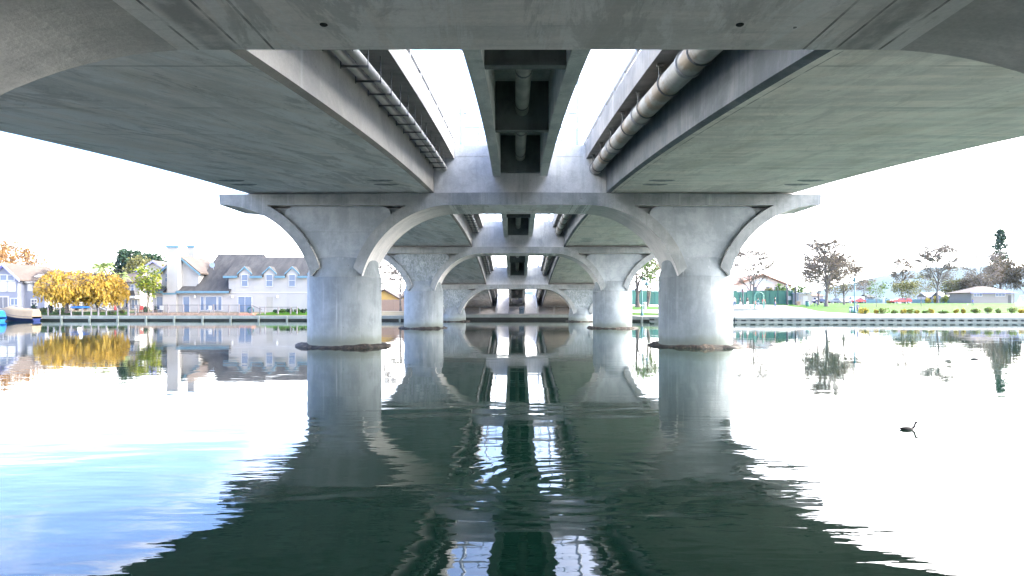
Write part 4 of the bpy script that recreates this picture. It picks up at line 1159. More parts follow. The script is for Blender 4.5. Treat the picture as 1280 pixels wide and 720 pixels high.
for px in (306.3, 337.3, 365.6, 394):
    mb.prism([(X(px-9), Z(342.9)), (X(px), Z(334.2)), (X(px+9), Z(342.9)), (X(px+9), Z(341.6)), (X(px), Z(332.8)), (X(px-9), Z(341.6))], 'y', HY-.2, HY+2.6)
rf = mb.build('roof', M['roof_dark'], hb); rf['label'] = 'dark roof of the right wing broken by dormers'
mb = MB(); gable_y(mb, X(198), X(244.5), X(221), Z(339.3), Z(319.8), HY+.9, HY+9, .16, .4)
rf = mb.build('roof', M['roof_brown'], hb); rf['label'] = 'brown gable roof behind the chimney'
# eaves boards
mb = MB()
mb.box(X(183.5), X(205.9), HY-.62, HY-.552, ze1-.12, ze1+.18); mb.box(X(222.6), X(288.3), HY-.62, HY-.552, ze1-.12, ze1+.18)
mb.box(X(205.9), X(222.6), HY-.64, HY-.552, ze1-.30, ze1-.10)
segs = [(281, 298.5), (314.2, 329.5), (345, 358), (373.3, 386.5), (401.5, 404)]
for a, b in segs: mb.box(X(a), X(b), HY-.62, HY-.552, ze2-.20, ze2+.10)
for px in (306.3, 337.3, 365.6, 394):
    for s in (-1, 1):
        mb.prism([(X(px), Z(333)), (X(px)+s*m(9.2, HD), Z(341.8)), (X(px)+s*m(9.2, HD), Z(343.7)), (X(px), Z(335.2))], 'y', HY-.27, HY-.202)
for s in (-1, 1):
    mb.prism([(X(221), Z(319.3)), (X(221)+s*m(27.2, HD), Z(342.2)), (X(221)+s*m(27.2, HD), Z(344.6)), (X(221), Z(321.9))], 'y', HY+.42, HY+.498)
mb.build('eaves_board', M['teal_trim'], hb)
for (a, b, t, bb, lab) in ((208.5, 222.5, 309.5, 366, 'tall front chimney'), (234.2, 242.5, 309.5, 330, 'short rear chimney')):
    y0 = HY-.35 if a < 220 else HY+4.5
    kf = y0/HY; cx0, cx1 = XC+(X(a)-XC)*kf, XC+(X(b)-XC)*kf; ct = ZC+(Z(t)-ZC)*kf
    mb = MB().box(cx0, cx1, y0, y0+1.25, Z(bb), ct); c = mb.build('chimney', M['white_wall'], hb); c['label'] = lab
    MB().bbox(cx0-.12, cx1+.12, y0-.12, y0+1.37, ct, ct+.32, .05).build('chimney_cap', M['teal_trim'], c)
for px in (306.2, 337, 365.4, 394): window(hb, X(px-3.6), X(px+3.6), Z(357.6), Z(343.6), HY-.09, 'glass_blue', 0, 1)
window(hb, X(203), X(208), Z(351.6), Z(341.5), HY+.88, 'glass_blue', 0, 1)
window(hb, X(251.2), X(254.8), Z(387.5), Z(371), HY-.01, 'glass_blue', 0, 0)
window(hb, X(257.2), X(270.6), Z(387.5), Z(371), HY-.01, 'glass_blue', 0, 0, label='wide middle window of the ground floor')
window(hb, X(273), X(277), Z(387.5), Z(371), HY-.01, 'glass_blue', 0, 0)
window(hb, X(298.3), X(314.6), zg+.05, Z(371.2), HY-.06, 'glass_blue', 1, 0, name='sliding_door')
window(hb, X(196.3), X(203.5), zg+.05, Z(371.2), HY-.01, 'glass_blue', 0, 0, name='glass_door')
window(hb, X(229.3), X(236.8), zg+.05, Z(371.2), HY-.01, 'glass_blue', 0, 0, name='glass_door')
mb = MB(); mb.box(X(333.6), X(340.8), HY-.09, HY-.055, zg, Z(371)); dr = mb.build('door', M['cream_wall'], hb)
MB().ball((X(339.6), HY-.13, Z(381)), .05, 8).build('handle', M['steel_g'], dr)
for px, y in ((194, HY), (244, HY), (291, HY-.05), (347, HY-.05)):
    MB().bbox(X(px)-.12, X(px)+.12, y-.2, y-.005, Z(372.2), Z(369.2), .04).build('wall_lamp', M['lamp_glass'], hb)
t = thing('satellite_dish', 'round grey satellite dish on the dark house roof', 'satellite dish', (X(256.5), HY+2.4, Z(333)))
MB().tube([(X(256.5), HY+2.6, Z(336)), (X(256.5), HY+2.3, Z(331))], .04, 6).build('mast', M['pole_grey'], t)
mb = MB(); vs = []; fs = []
for j, r in enumerate((.02, .15, .28, .37)):
    for k in range(16):
        a = k*math.pi/8; vs.append((X(256.5)+r*math.cos(a), HY+2.15-.25*r*r, Z(330)+r*math.sin(a)))
for j in range(3):
    for k in range(16): fs.append((j*16+k, j*16+(k+1) % 16, (j+1)*16+(k+1) % 16, (j+1)*16+k))
mb.add(vs, fs, 0, True); mb.build('dish', M['rail_tint'], t)
# deck with railing in front of the house
DZ = zg+.02; DY = gy(2.945)
mb = MB(); 
for i in range(40):
    x0 = X(184)+(X(316)-X(184))*i/40; x1 = X(184)+(X(316)-X(184))*(i+1)/40
    mb.box(x0, x1-.012, DY, HY-.02, DZ-.05, DZ)
mb.box(X(184), X(316), DY-.03, DY-.002, DZ-.32, DZ-.02)
dk = thing('timber_deck', 'long brown timber deck in front of the white house', 'deck', (X(250), DY, DZ))
mb.build('decking', M['wood_deck'], dk)
mb = MB()
for i in range(15):
    x = X(185)+(X(315)-X(185))*i/14; mb.box(x-.09, x+.09, DY+.05, DY+.2, .3, DZ-.051)
mb.box(X(184), X(316), DY+.25, DY+.35, .3, DZ-.051)
mb.build('deck_skirt', M['brick'], dk)
def railing(label, pts, hgt, post_at, name='fence', cat='fence', picket=.13, pm='post', rm='iron', group=None, rails=(0.08,)):
    """posts, top rail and thin pickets along a polyline of (x,y,z)"""
    P = [Vector(p) for p in pts]
    t = thing(name, label, cat, P[0], group=group)
    tp = MB(); pk = MB()
    for a, b in zip(P, P[1:]):
        up = Vector((0, 0, 1)); L = (b-a).length
        tp.tube([a+up*hgt, b+up*hgt], .03, 6)
        for r in rails: tp.tube([a+up*r, b+up*r], .02, 4)
        n = int(L/picket) if picket else 0
        for i in range(1, n):
            q = a.lerp(b, i/n); pk.tube([q+up*.06, q+up*hgt], .008, 4, cap=False)
    tp.build('rail', M[rm], t)
    if pk.f: o = pk.build('picket_row', M[rm], t)
    for p, hh in post_at:
        MB().bbox(p[0]-.07, p[0]+.07, p[1]-.07, p[1]+.07, p[2], p[2]+hh, .02).build('post', M[pm], t)
    return t
rx0 = [X(px) for px in (184, 195.6, 213.6, 231.6, 249.5, 267.5, 285.5, 303.5, 315.8)]
railing('thin dark railing with grey posts along the timber deck of the white house', [(x, DY+.1, DZ) for x in (rx0[0], rx0[-1])], 1.02, [((x, DY+.1, DZ), 1.1) for x in rx0])
# brick steps at the right end
t = thing('brick_steps', 'low red brick landing and steps at the right end of the deck', 'steps', (X(324), DY+.5, .6))
mb = MB(); mb.box(X(316.2), X(331), DY-.05, DY+1.6, .4, DZ-.02); mb.build('landing', M['brick'], t)
for i in range(3): MB().box(X(331)+.02+i*.34, X(331)+.36+i*.34, DY, DY+1.4, .4, DZ-.2-.17*i).build('step', M['brick'], t)
railing('short sloping handrail beside the brick steps', [(X(316.5), DY+.1, DZ), (X(331), DY+.1, DZ), (X(343), DY+.1, DZ-.55)], .98, [((X(331), DY+.1, DZ-.02), 1.05)], picket=.15)
mb = MB(); ring = [(X(328)+.36*math.cos(a), DY+.5, DZ+.36+.36*math.sin(a)) for a in [R(k*20) for k in range(19)]]
mb.tube(ring, .10, 8); tag(mb.build('hose_coil', M['teal_post']), 'dark upright coiled hose ring on the brick landing', 'hose')
# row of posts with a rail right of the steps
pts = [(X(px), DY+.3, .78) for px in (340, 346, 361.5, 376.5, 384)]
railing('line of grey posts in front of the shrubs, right of the brick steps', [pts[0], pts[-1]], .92, [(p, 1.0) for p in pts], picket=0, rails=())
mb = MB()
sheet('side_lawn', [(X(333), DY+.3), (X(402), DY+.3), (X(402), HY-.1), (X(345), HY-.1)], M['lawn'], .07)
# round fixtures on the deck
t = thing('planter', 'small dark potted plant by the leftmost glass door', 'planter', (X(199), HY-.9, DZ))
MB().lathe((X(199), HY-.9, DZ), [(.16, 0), (.22, .34), (.24, .36)], 12).build('pot', M['post'], t)
rg = random.Random(4); mb = MB()
for k in range(120):
    v = Vector((rg.gauss(0, .16), rg.gauss(0, .16), rg.uniform(.3, .85))); c = Vector((X(199), HY-.9, DZ))+v; u = Vector((rg.gauss(0, 1), rg.gauss(0, 1), rg.gauss(0, 1))).normalized()*.09; q = u.cross(Vector((0, .3, 1))).normalized()*.05
    mb.add([c-u, c+q, c+u, c-q], [(0, 1, 2, 3)])
mb.build('foliage', M['f_dark'], t)
def chair(label, x, y, z, mt, rz=0):
    t = thing('garden_chair', label, 'chair', (x, y, z), group='chairs on the house deck')
    MB().bbox(x-.25, x+.25, y-.25, y+.25, z+.40, z+.45, .02).build('seat', M[mt], t)
    MB().bbox(x-.25, x+.25, y+.21, y+.26, z+.451, z+.95, .02).build('backrest', M[mt], t)
    for a in (-1, 1):
        for b in (-1, 1): MB().box(x+a*.22-.02, x+a*.22+.02, y+b*.22-.02, y+b*.22+.02, z, z+.399).build('leg', M[mt], t)
chair('white garden chair in front of the wide ground floor window', X(266), HY-1.0, DZ, 'white_paint')
chair('white garden chair beside the leftmost glass door', X(206), HY-1.1, DZ, 'white_paint')
chair('dusky red garden chair at the left end of the deck', X(187), HY-2.2, DZ, 'red')

# blue grey gabled house at the far left
d = 3.32; y = gy(d); X = lambda px: gx(px, d); Z = lambda py: gz(py, d)
t = thing('gabled_house', 'blue grey house with white trimmed gable and tall windows at the left edge', 'house', (X(10), y, Z(385)))
mb = MB(); zb0 = Z(386)
mb.prism([(X(-14), zb0), (X(22), zb0), (X(22), Z(347)), (X(5), Z(331)), (X(-14), Z(348))], 'y', y, y+9)
mb.box(X(22.02), X(47), y+1.5, y+9, zb0, Z(352.5)); mb.build('wall', M['blue_grey_wall'], t)
mb = MB(); gable_y(mb, X(-14), X(24), X(5), Z(348), Z(330.5), y, y+9.5, .18, .4)
mb.build('roof', M['roof_brown'], t)
mb = MB(); gable_x(mb, y+1.5, y+5.2, y+9, Z(352.2), Z(340)+.4, X(24), X(47)); o = mb.build('roof', M['roof_brown'], t); o['label'] = 'brown side roof with three skylights'
for px in (30, 35, 40):
    yy = y+2.6; zz = Z(352.2)+(yy-y-1.5)/3.7*(Z(340)+.4-Z(352.2))+.26
    MB().prism([(yy, zz), (yy+.9, zz+.36), (yy+.9, zz+.44), (yy, zz+.08)], 'x', X(px)-.3, X(px)+.3).build('skylight', M['lamp_glass'], o)
mb = MB()
chevron(mb, X(5), m(22, d), Z(328.8), Z(349.5), m(2.6, d), y-.52, y-.41)
mb.box(X(24), X(47.5), y+1.0, y+1.12, Z(353.4), Z(351.4)); mb.build('fascia_board', M['white_paint'], t)
mb = MB()
chevron(mb, X(5), m(20, d), Z(331.7), Z(350.4), m(1.6, d), y-.38, y-.01)
mb.build('soffit_board', M['violet_trim'], t)
for a, b, p, q, g, v, hh in ((.6, 8.4, 350, 344, 'glass_blue', 0, 0), (10.4, 17.6, 350, 344.4, 'glass_blue', 0, 0), (-12, -3, 350, 344.5, 'glass_blue', 0, 0), (.6, 8.6, 363.5, 352.8, 'curtain', 0, 0), (10, 18.6, 363.5, 352.8, 'curtain', 0, 0), (-12, -2, 363.5, 352.8, 'curtain', 1, 0), (14, 22, 381, 373.4, 'glass_blue', 1, 0)):
    window(t, X(a), X(b), Z(q if False else p), Z(q), y-.01, g, v, hh, fr=.12)
for a, b, p, q, g, v in ((26, 30.6, 362.4, 354.4, 'curtain', 0), (37.2, 41.8, 362.8, 354.8, 'curtain', 0), (30.5, 37, 381, 374.6, 'glass_dark', 1)):
    window(t, X(a), X(b), Z(p), Z(q), y+1.49, g, v, 1, fr=.14)
window(t, X(-8), X(10), Z(385), Z(371.5), y-.01, 'glass_dark', 2, 0, fr=.16, name='glass_door')
# cream house between the golden trees and the white house
d = 3.7; y = gy(d); X = lambda px: gx(px, d); Z = lambda py: gz(py, d)
t = thing('cream_house', 'cream two storey house with brown hipped roof behind the right golden tree', 'house', (X(160), y, Z(386)))
mb = MB(); mb.box(X(131), X(175), y, y+9, Z(387), Z(352.5)); mb.box(X(118), X(146), y-3, y-.01, Z(387), Z(371)); mb.build('wall', M['cream_wall'], t)
mb = MB(); hip(mb, X(131), X(175), y, y+9, Z(352.5), Z(337)); mb.build('roof', M['roof_brown'], t)
mb = MB(); hip(mb, X(118), X(146), y-3, y-.02, Z(371), Z(367), .2); o = mb.build('roof', M['roof_brown'], t); o['label'] = 'low porch roof'
mb = MB().box(X(157), X(163), y+3.5, y+4.8, Z(347), Z(333.5)); c = mb.build('chimney', M['white_paint'], t)
MB().bbox(X(156.4), X(163.6), y+3.35, y+4.95, Z(333.5), Z(331.6), .06).build('chimney_cap', M['white_paint'], c)
window(t, X(164), X(167.2), Z(363.5), Z(356), y-.01, 'glass_blue', 0, 1)
for a, b in ((146.5, 150.5), (157, 161)): window(t, X(a), X(b), Z(386), Z(375), y-.02, 'glass_dark', 0, 0, name='glass_door')
window(t, X(165), X(172), Z(385.5), Z(375), y-.02, 'glass_blue', 1, 0, name='glass_door')
mb = MB(); mb.prism([(X(164.5), Z(370)), (X(168.5), Z(363.6)), (X(174), Z(363.2)), (X(176), Z(370))], 'y', y-1.6, y-.03); o = mb.build('porch_roof', M['roof_dark'], t)
mb = MB(); mb.box(X(163), X(176), y-1.7, y-.03, Z(373), Z(370.05)); o = mb.build('porch_beam', M['white_paint'], t)
# gabled house behind
d = 4.2; y = gy(d); X = lambda px: gx(px, d); Z = lambda py: gz(py, d)
t = thing('gabled_house', 'grey gabled house partly hidden behind the white house chimney', 'house', (X(190), y, ground_z(X(190), y)))
mb = MB(); mb.prism([(X(172), 1.2), (X(214), 1.2), (X(214), Z(340)), (X(193), Z(327.5)), (X(172), Z(340))], 'y', y, y+8); mb.build('wall', M['cream_wall'], t)
mb = MB(); gable_y(mb, X(172), X(214), X(193), Z(340), Z(327), y, y+8.3, .18, .5); mb.build('roof', M['roof_brown'], t)
mb = MB()
chevron(mb, X(193), m(25, d), Z(325.6), Z(342), m(2.1, d), y-.62, y-.51)
mb.build('fascia_board', M['violet_trim'], t)
window(t, X(180), X(184), Z(354), Z(346), y-.01, 'glass_dark', 0, 1)
# yellow house and fence between the left columns
d = 3.75; y = gy(d); X = lambda px: gx(px, d); Z = lambda py: gz(py, d)
t = thing('yellow_house', 'low yellow house with tan roof behind the timber fence', 'house', (X(484), y, ground_z(X(484), y)))
mb = MB(); mb.prism([(X(462), 1.2), (X(499), 1.2), (X(499), Z(374)), (X(480), Z(363.4)), (X(462), Z(374))], 'y', y, y+8); mb.box(X(499)+.02, X(530), y+2, y+9, 1.2, Z(371)); mb.build('wall', M['yellow_wall'], t)
mb = MB(); gable_y(mb, X(462), X(499), X(480), Z(374), Z(363), y, y+8.5, .2, .4); mb.build('roof', M['roof_brown'], t)
mb = MB(); gable_x(mb, y+2, y+5.5, y+9, Z(371), Z(363), X(500), X(530)); o = mb.build('roof', M['roof_brown'], t); o['label'] = 'rear wing roof'
window(t, X(470), X(475), Z(385), Z(378), y-.01, 'glass_dark', 0, 1)
d = 3.45; y = gy(d)
x0, x1 = gx(420, d), -12.8
t = thing('timber_fence', 'tall brown board fence left of the bridge, behind the bare tree', 'fence', (x0, y, 1.2))
mb = MB(); n = int((x1-x0)/.16)
for i in range(n): mb.box(x0+i*.16, x0+i*.16+.15, y-.01, y+.012, 1.05, gz(374.6, d)+.03*math.sin(i*1.7))
mb.build('board_panel', M['wood_fence'], t)
for i in range(int((x1-x0)/2.2)+1): MB().box(x0+i*2.2-.06, x0+i*2.2+.06, y-.1, y-.012, 1.05, gz(374.2, d)).build('post', M['wood_fence'], t)

# ------------------------------------------------------------------ left bank odds and ends
def boat(label, x0, x1, y, zk, width, hull, cover, cz, name='covered_boat', cat='boat', rz=0.0):
    L = x1-x0; t = thing(name, label, cat, ((x0+x1)/2, y, 0)); rows = 14; vs = []; k = 9
    for i in range(rows+1):
        s = i/rows; w = width/2*(1-(1-min(1, s*2.2))**2.2*.97) if s < .46 else width/2*(1-.12*(s-.46))
        for j in range(k):
            a = -1+2*j/(k-1); aa = abs(a)
            z = zk + (.75+.45*(1-s)**2)*(aa**1.6) - .25 + .35*(1-s)**3
            vs.append((x0+L*s - (1-s)**4*.5*aa, y+w*math.copysign(aa**.7, a), z))
    fs = [(i*k+j, i*k+j+1, (i+1)*k+j+1, (i+1)*k+j) for i in range(rows) for j in range(k-1)]
    mb = MB(); mb.add(vs, fs, 0, True); mb.add([vs[rows*k+j] for j in range(k)], [tuple(range(k))], 0); mb.build('hull', M[hull], t)
    cv = []; kk = 9
    for i in range(rows+1):
        s = i/rows; base = vs[i*k]; base2 = vs[i*k+k-1]
        hgt = cz*(math.sin(min(1, s*2.6)*math.pi/2))*(1-.12*max(0, s-.5)) + .08
        sag = .05*math.sin(i*2.1)
        for j in range(kk):
            a = -1+2*j/(kk-1); p = Vector(base).lerp(Vector(base2), (a+1)/2)
            prof = min(1, (1-abs(a)**3.2)*1.15)
            wid = 1.04 if abs(a) > .95 else 1.0
            cv.append((p.x, y+(p.y-y)*wid, (base[2]-.22 if abs(a) == 1 else base[2]) + prof*(hgt+sag)))
    fs = [(i*kk+j, (i+1)*kk+j, (i+1)*kk+j+1, i*kk+j+1) for i in range(rows) for j in range(kk-1)]
    mb = MB(); mb.add(cv, fs, 0, True); mb.add([cv[rows*kk+j] for j in range(kk)], [tuple(range(kk-1, -1, -1))], 0)
    mb.build('boat_cover', M[cover], t)
    return t
boat('moored motor boat under a tan canvas cover with dark navy hull', gx(3.5, 2.79), gx(46, 2.79), gy(2.79), .05, 1.9, 'navy', 'canvas', .85)
boat('bright blue covered boat cut off by the left edge of the picture', gx(-34, 2.7), gx(2, 2.7), gy(2.7), .02, 1.7, 'blue_tarp', 'blue_tarp', .75)
xa, xb = gx(36, 2.9), gx(160, 2.9); yF = gy(2.9); zF = ground_z((xa+xb)/2, yF)
pp = [gx(px, 2.9) for px in (36, 39.5, 48, 60, 75, 89, 103, 114, 123, 133, 147, 160)]
railing('low black garden fence along the left bank below the golden trees', [(xa, yF, zF), (xb, yF, zF)], .98, [((x, yF, zF-.1), 1.1) for x in pp], picket=.11)
railing('corner railing between the garden and the deck of the white house', [(xb+.2, yF-.2, zF+.2), (gx(183, 2.93), gy(2.93), DZ)], 1.05, [((xb+.2, yF-.2, zF), 1.7), ((gx(171, 2.93), gy(2.92), zF+.1), 1.3)], picket=.15)
# upturned blue kayak
def kayak(label, px0, px1, d, z, mt):
    x0, x1 = gx(px0, d), gx(px1, d); y = gy(d); L = x1-x0; mb = MB(); vs = []; n = 16; k = 10
    for i in range(n+1):
        s = i/n; w = .42*(math.sin(math.pi*s)**.55+.03); hh = .26*(math.sin(math.pi*s)**.4+.05)
        for j in range(k):
            a = 2*math.pi*j/k; vs.append((x0+L*s, y+w*math.cos(a), z+.3+hh*math.sin(a)*(1 if math.sin(a) > 0 else .45)+.10*abs(2*s-1)**3))
    fs = [(i*k+j, (i+1)*k+j, (i+1)*k+(j+1) % k, i*k+(j+1) % k) for i in range(n) for j in range(k)]
    mb.add(vs, fs, 0, True); t = thing('kayak', label, 'kayak', ((x0+x1)/2, y, z)); mb.build('hull', M[mt], t)
    for s in (.3, .7): MB().box(x0+L*s-.05, x0+L*s+.05, y-.45, y+.45, z-.05, z+.2).build('trestle', M['wood_deck'], t)
    mb = MB(); ring = [(x0+L*(.5+.13*math.cos(a)), y+.25*math.sin(a), z+.57) for a in [R(q*20) for q in range(19)]]; mb.tube(ring, .03, 5); mb.build('cockpit_rim', M['navy'], t)
kayak('bright blue upturned kayak under the golden trees', 87.5, 113, 2.97, gz(388, 2.97), 'blue_tarp')
mb = MB(); x0, x1 = gx(124, 2.96), gx(160, 2.96); yy = gy(2.96); n = 18; vs = []
for i in range(n+1):
    s = i/n; zc_ = gz(383.5, 2.96) - .62*4*s*(1-s); w = .08 + .35*math.sin(math.pi*s)
    for j in range(5): a = -1+.5*j; vs.append((x0+(x1-x0)*s, yy+w*a, zc_+.18*a*a*math.sin(math.pi*s)))
fs = [(i*5+j, (i+1)*5+j, (i+1)*5+j+1, i*5+j+1) for i in range(n) for j in range(4)]
t = thing('hammock', 'white hammock sagging between two posts at the foot of the right golden tree', 'hammock', ((x0+x1)/2, yy, .9))
mb.add(vs, fs, 0, True); o = mb.build('sling', M['white_paint'], t)
for x in (x0, x1): MB().tube([(x, yy, .8), (x, yy, gz(382.8, 2.96))], .05, 8).build('post', M['post'], t)
t = thing('garden_umbrella', 'small folded red umbrella on the lawn under the right golden tree', 'umbrella', (gx(144, 3.02), gy(3.02), 1.0))
x, y = gx(144, 3.02), gy(3.02); MB().tube([(x, y, .95), (x, y, 2.0)], .025, 6).build('pole', M['steel_g'], t)
MB().lathe((x, y, 1.25), [(.16, 0), (.15, .2), (.09, .5), (.03, .68)], 12).build('canopy', M['red'], t)

# ------------------------------------------------------------------ under the far end
t = thing('litter_bin', 'dark bin with a pale blue lid between the two ramps', 'bin', (gx(652, 3.12), gy(3.12), .8))
x, y = gx(652, 3.12), gy(3.12); w = m(3.1, 3.12); z0 = ground_z(x, y)+.03; z1 = gz(384.3, 3.12)
MB().bbox(x-w, x+w, y-w, y+w, z0, z1, .05).build('bin_body', M['bin_blue'], t)
MB().bbox(x-w-.02, x+w+.02, y-w-.02, y+w+.02, z1+.003, z1+.15, .05).build('lid', M['blue_grey_wall'], t)
MB().tube([(x-w*.5, y-w-.02, z1-.12), (x+w*.5, y-w-.02, z1-.12)], .02, 6).build('handle', M['steel_g'], t)
MB().lathe((x, y-w-.012, (z0+z1)/2), [(.10, 0), (.10, .012)], 14).build('disc', M['white_paint'], t)
yf = gy(3.09); zf = .80
def mesh_fence(label, x0, x1):
    t = thing('chain_link_fence', label, 'fence', (x0, yf, zf), group='mesh fences under the bridge')
    n = max(1, int(abs(x1-x0)/1.75))
    for i in range(n+1):
        x = x0+(x1-x0)*i/n; MB().tube([(x, yf, zf-.05), (x, yf, zf+1.05)], .03, 7).build('post', M['steel_g'], t)
    mb = MB(); mb.tube([(x0, yf, zf+1.05), (x1, yf, zf+1.05)], .022, 6); mb.tube([(x0, yf, zf+.08), (x1, yf, zf+.08)], .012, 4); mb.build('rail', M['steel_g'], t)
    mb = MB(); k = int(abs(x1-x0)/.22)
    for i in range(-5, k):
        a = x0+i*.22
        for s in (0, 1):
            p, q = (a, a+.95) if s == 0 else (a+.95, a)
            if min(p, q) < x0 or max(p, q) > x1: continue
            mb.tube([(p, yf, zf+.08), (q, yf, zf+1.03)], .005, 3, cap=False)
    mb.build('mesh', M['steel_g'], t)
mesh_fence('see-through mesh fence on the far bank, left of the ramps', -7.1, -2.9)
mesh_fence('see-through mesh fence on the far bank between the ramps', -1.1, 1.1)
mesh_fence('see-through mesh fence on the far bank, right of the ramps', 2.9, 7.1)

# ------------------------------------------------------------------ right bank furniture
def lamp_teal(label, px, d, top_py, arm):
    x, y, z = on_ground(px, d); z += .05; zt = gz(top_py, d)
    t = thing('street_lamp', label, 'street lamp', (x, y, z), group='teal lamp posts on the promenade')
    MB().lathe((x, y, z), [(.2, 0), (.2, .12), (.13, .3), (.11, .7), (.075, .8), (.06, zt-z)], 14).build('pole', M['teal_post'], t)
    if arm:
        pth = [(x, y, zt-.25)] + [(x+arm*(.30-.30*math.cos(a)), y, zt-.25+.42*math.sin(a)) for a in [R(k) for k in range(20, 181, 20)]]
        MB().tube(pth, .035, 8).build('arm', M['teal_post'], t)
        xe, ze = pth[-1][0], pth[-1][2]
        MB().lathe((xe, y, ze-.45), [(.36, 0), (.30, .12), (.14, .22), (.08, .45)], 16).build('lamp_shade', M['teal_post'], t)
        MB().ball((xe, y, ze-.45), .12, 10).build('bulb', M['lamp_glass'], t)
    else:
        MB().lathe((x, y, zt-.35), [(.10, 0), (.16, .1), (.15, .42), (.05, .55)], 14).build('lamp_head', M['teal_post'], t)
        MB().tube([(x-.32, y, zt-.5), (x+.32, y, zt-.5)], .03, 6).build('arm', M['teal_post'], t)
lamp_teal('teal lamp post with a hooked bell shade, seen between the right columns', 802.5, 2.78, 349, 1)
lamp_teal('plain teal lamp post beside the walking pair on the promenade', 1068.3, 2.76, 348.5, 0)
def bin_(label, px, d, w_px, top, mt, lid):
    x, y, z = on_ground(px, d); z += .06; w = m(w_px, d)/2; zt = gz(top, d)
    t = thing('litter_bin', label, 'bin', (x, y, z), group='green park bins')
    MB().lathe((x, y, z), [(w*.85, 0), (w, .08), (w, zt-z-.18)], 16).build('bin_body', M[mt], t)
    MB().lathe((x, y, zt-.175), [(w*1.06, 0), (w*1.0, .1), (w*.5, .18)], 16).build('lid', M[lid], t)
bin_('green park bin with dark lid at the corner of the white shed', 1009.3, 3.95, 4.8, 376, 'bin_green', 'bin_blue')
bin_('green park bin standing left of the plain teal lamp post', 1064.3, 2.80, 5.0, 383, 'bin_green', 'bin_blue')
x, y, z = on_ground(806, 3.3); z += .1
t = thing('drinking_fountain', 'pale rounded drinking fountain on the grass right of the hooked lamp', 'fountain', (x, y, z))
MB().lathe((x, y, z), [(.26, 0), (.22, .1), (.22, .75), (.30, .85), (.28, .95), (.12, 1.0)], 16).build('pedestal', M['white_paint'], t)
MB().tube([(x, y-.1, z+.98), (x, y-.1, z+1.06), (x, y+.02, z+1.08)], .02, 6).build('spout', M['steel_g'], t)
# green windscreen fence
d = 4.7; x0, x1 = gx(742, d), gx(991, d); yy = gy(d); zt = gz(363.6, d)
t = thing('windscreen_fence', 'long tall green mesh fence behind the basketball court', 'fence', (x0, yy, 2))
MB().box(x0, x1, yy-.01, yy+.01, ground_z(20, yy)+.1, zt).build('screen', M['screen'], t)
n = 26
for i in range(n+1):
    x = x0+(x1-x0)*i/n; MB().tube([(x, yy-.06, ground_z(x, yy)), (x, yy-.06, zt+.08)], .035, 6).build('post', M['pole_grey'] if i == n else M['teal_post'], t)
MB().tube([(x0, yy-.06, zt+.04), (x1, yy-.06, zt+.04)], .03, 6).build('rail', M['teal_post'], t)
MB().box(x1-1.35*.9, x1-.35, yy-.06, yy-.04, gz(375, d), gz(370, d)).build('notice', M['white_paint'], t)
mb = MB(); mb.box(x1+.05, x1+.08, yy, yy+9, ground_z(x1, yy)+.1, zt-.1); o = mb.build('end_screen', M['pole_grey'], t)
# basketball hoops
def hoop(label, px, d, b0, b1, bt, bb, poleoff):
    x = gx(px, d); y = gy(d); z = ground_z(x, y)+.05
    t = thing('basketball_hoop', label, 'basketball hoop', (x, y, z), group='basketball hoops')
    zt = gz(bb, d)
    MB().tube([(x, y, z), (x, y, zt+.15), (x, y+.35, zt+.5)], .11, 10).build('pole', M['iron'], t)
    q = MB().bbox(gx(b0, d), gx(b1, d), y+.36, y+.41, gz(bb, d), gz(bt, d), .01).build('backboard', M['white_paint'], t)
    xm = (gx(b0, d)+gx(b1, d))/2
    MB().tube([(xm+.23*math.cos(a), y+.1+.23*math.sin(a), zt+.18) for a in [R(k*20) for k in range(19)]], .018, 6).build('rim', M['red'], t)
    mb = MB()
    for k in range(12):
        a = k*math.pi/6; mb.tube([(xm+.23*math.cos(a), y+.1+.23*math.sin(a), zt+.17), (xm+.13*math.cos(a+.5), y+.1+.13*math.sin(a+.5), zt-.25)], .006, 3, cap=False)
    mb.build('net', M['white_paint'], t)
hoop('right basketball hoop with white board in front of the green fence', 928.7, 4.2, 922, 934.5, 358.4, 365, 0)
hoop('left basketball hoop half hidden by the right column', 916.2, 3.9, 911, 922.8, 356.2, 363.4, 0)
# floodlight poles
def flood(label, px, d, top, heads, lean=0):
    x, y, z = on_ground(px, d); zt = gz(top, d)
    t = thing('floodlight_pole', label, 'floodlight', (x, y, z), group='floodlight poles at the court')
    MB().tube([(x, y, z), (x, y, z+3.6), (x, y, z+3.7), (x, y, zt)], [.16, .15, .09, .07], 10).build('pole', M['iron'] if lean else M['pole_grey'], t)
    MB().tube([(x, y, z), (x, y, z+3.62)], .18, 10).build('dark_pole_base', M['iron'], t)  # thicker base, coloured dark to mimic its contrast against the bright background
    for dx, dz, rot in heads:
        c = Vector((x+dx, y, zt+dz)); mb = MB()
        mb.bbox(-.45, .45, -.2, .2, -.09, .09, .04)
        for v in mb.v: v.rotate(Matrix.Rotation(rot, 3, 'Y')); v += c
        mb.build('lamp_head', M['pole_grey'], t)
        MB().tube([(x, y, c.z-.1), tuple(c)], .04, 6).build('arm', M['pole_grey'], t)
flood('pale floodlight pole with two flat heads pointing left, right of the court', 984, 4.4, 328, [(-.75, 0, 0), (-.45, -.55, 0)])
flood('dark floodlight pole with a tilted head beside the white shed', 994.5, 4.5, 325, [(-.2, .2, 1.0), (-.1, -.35, .9)], 1)
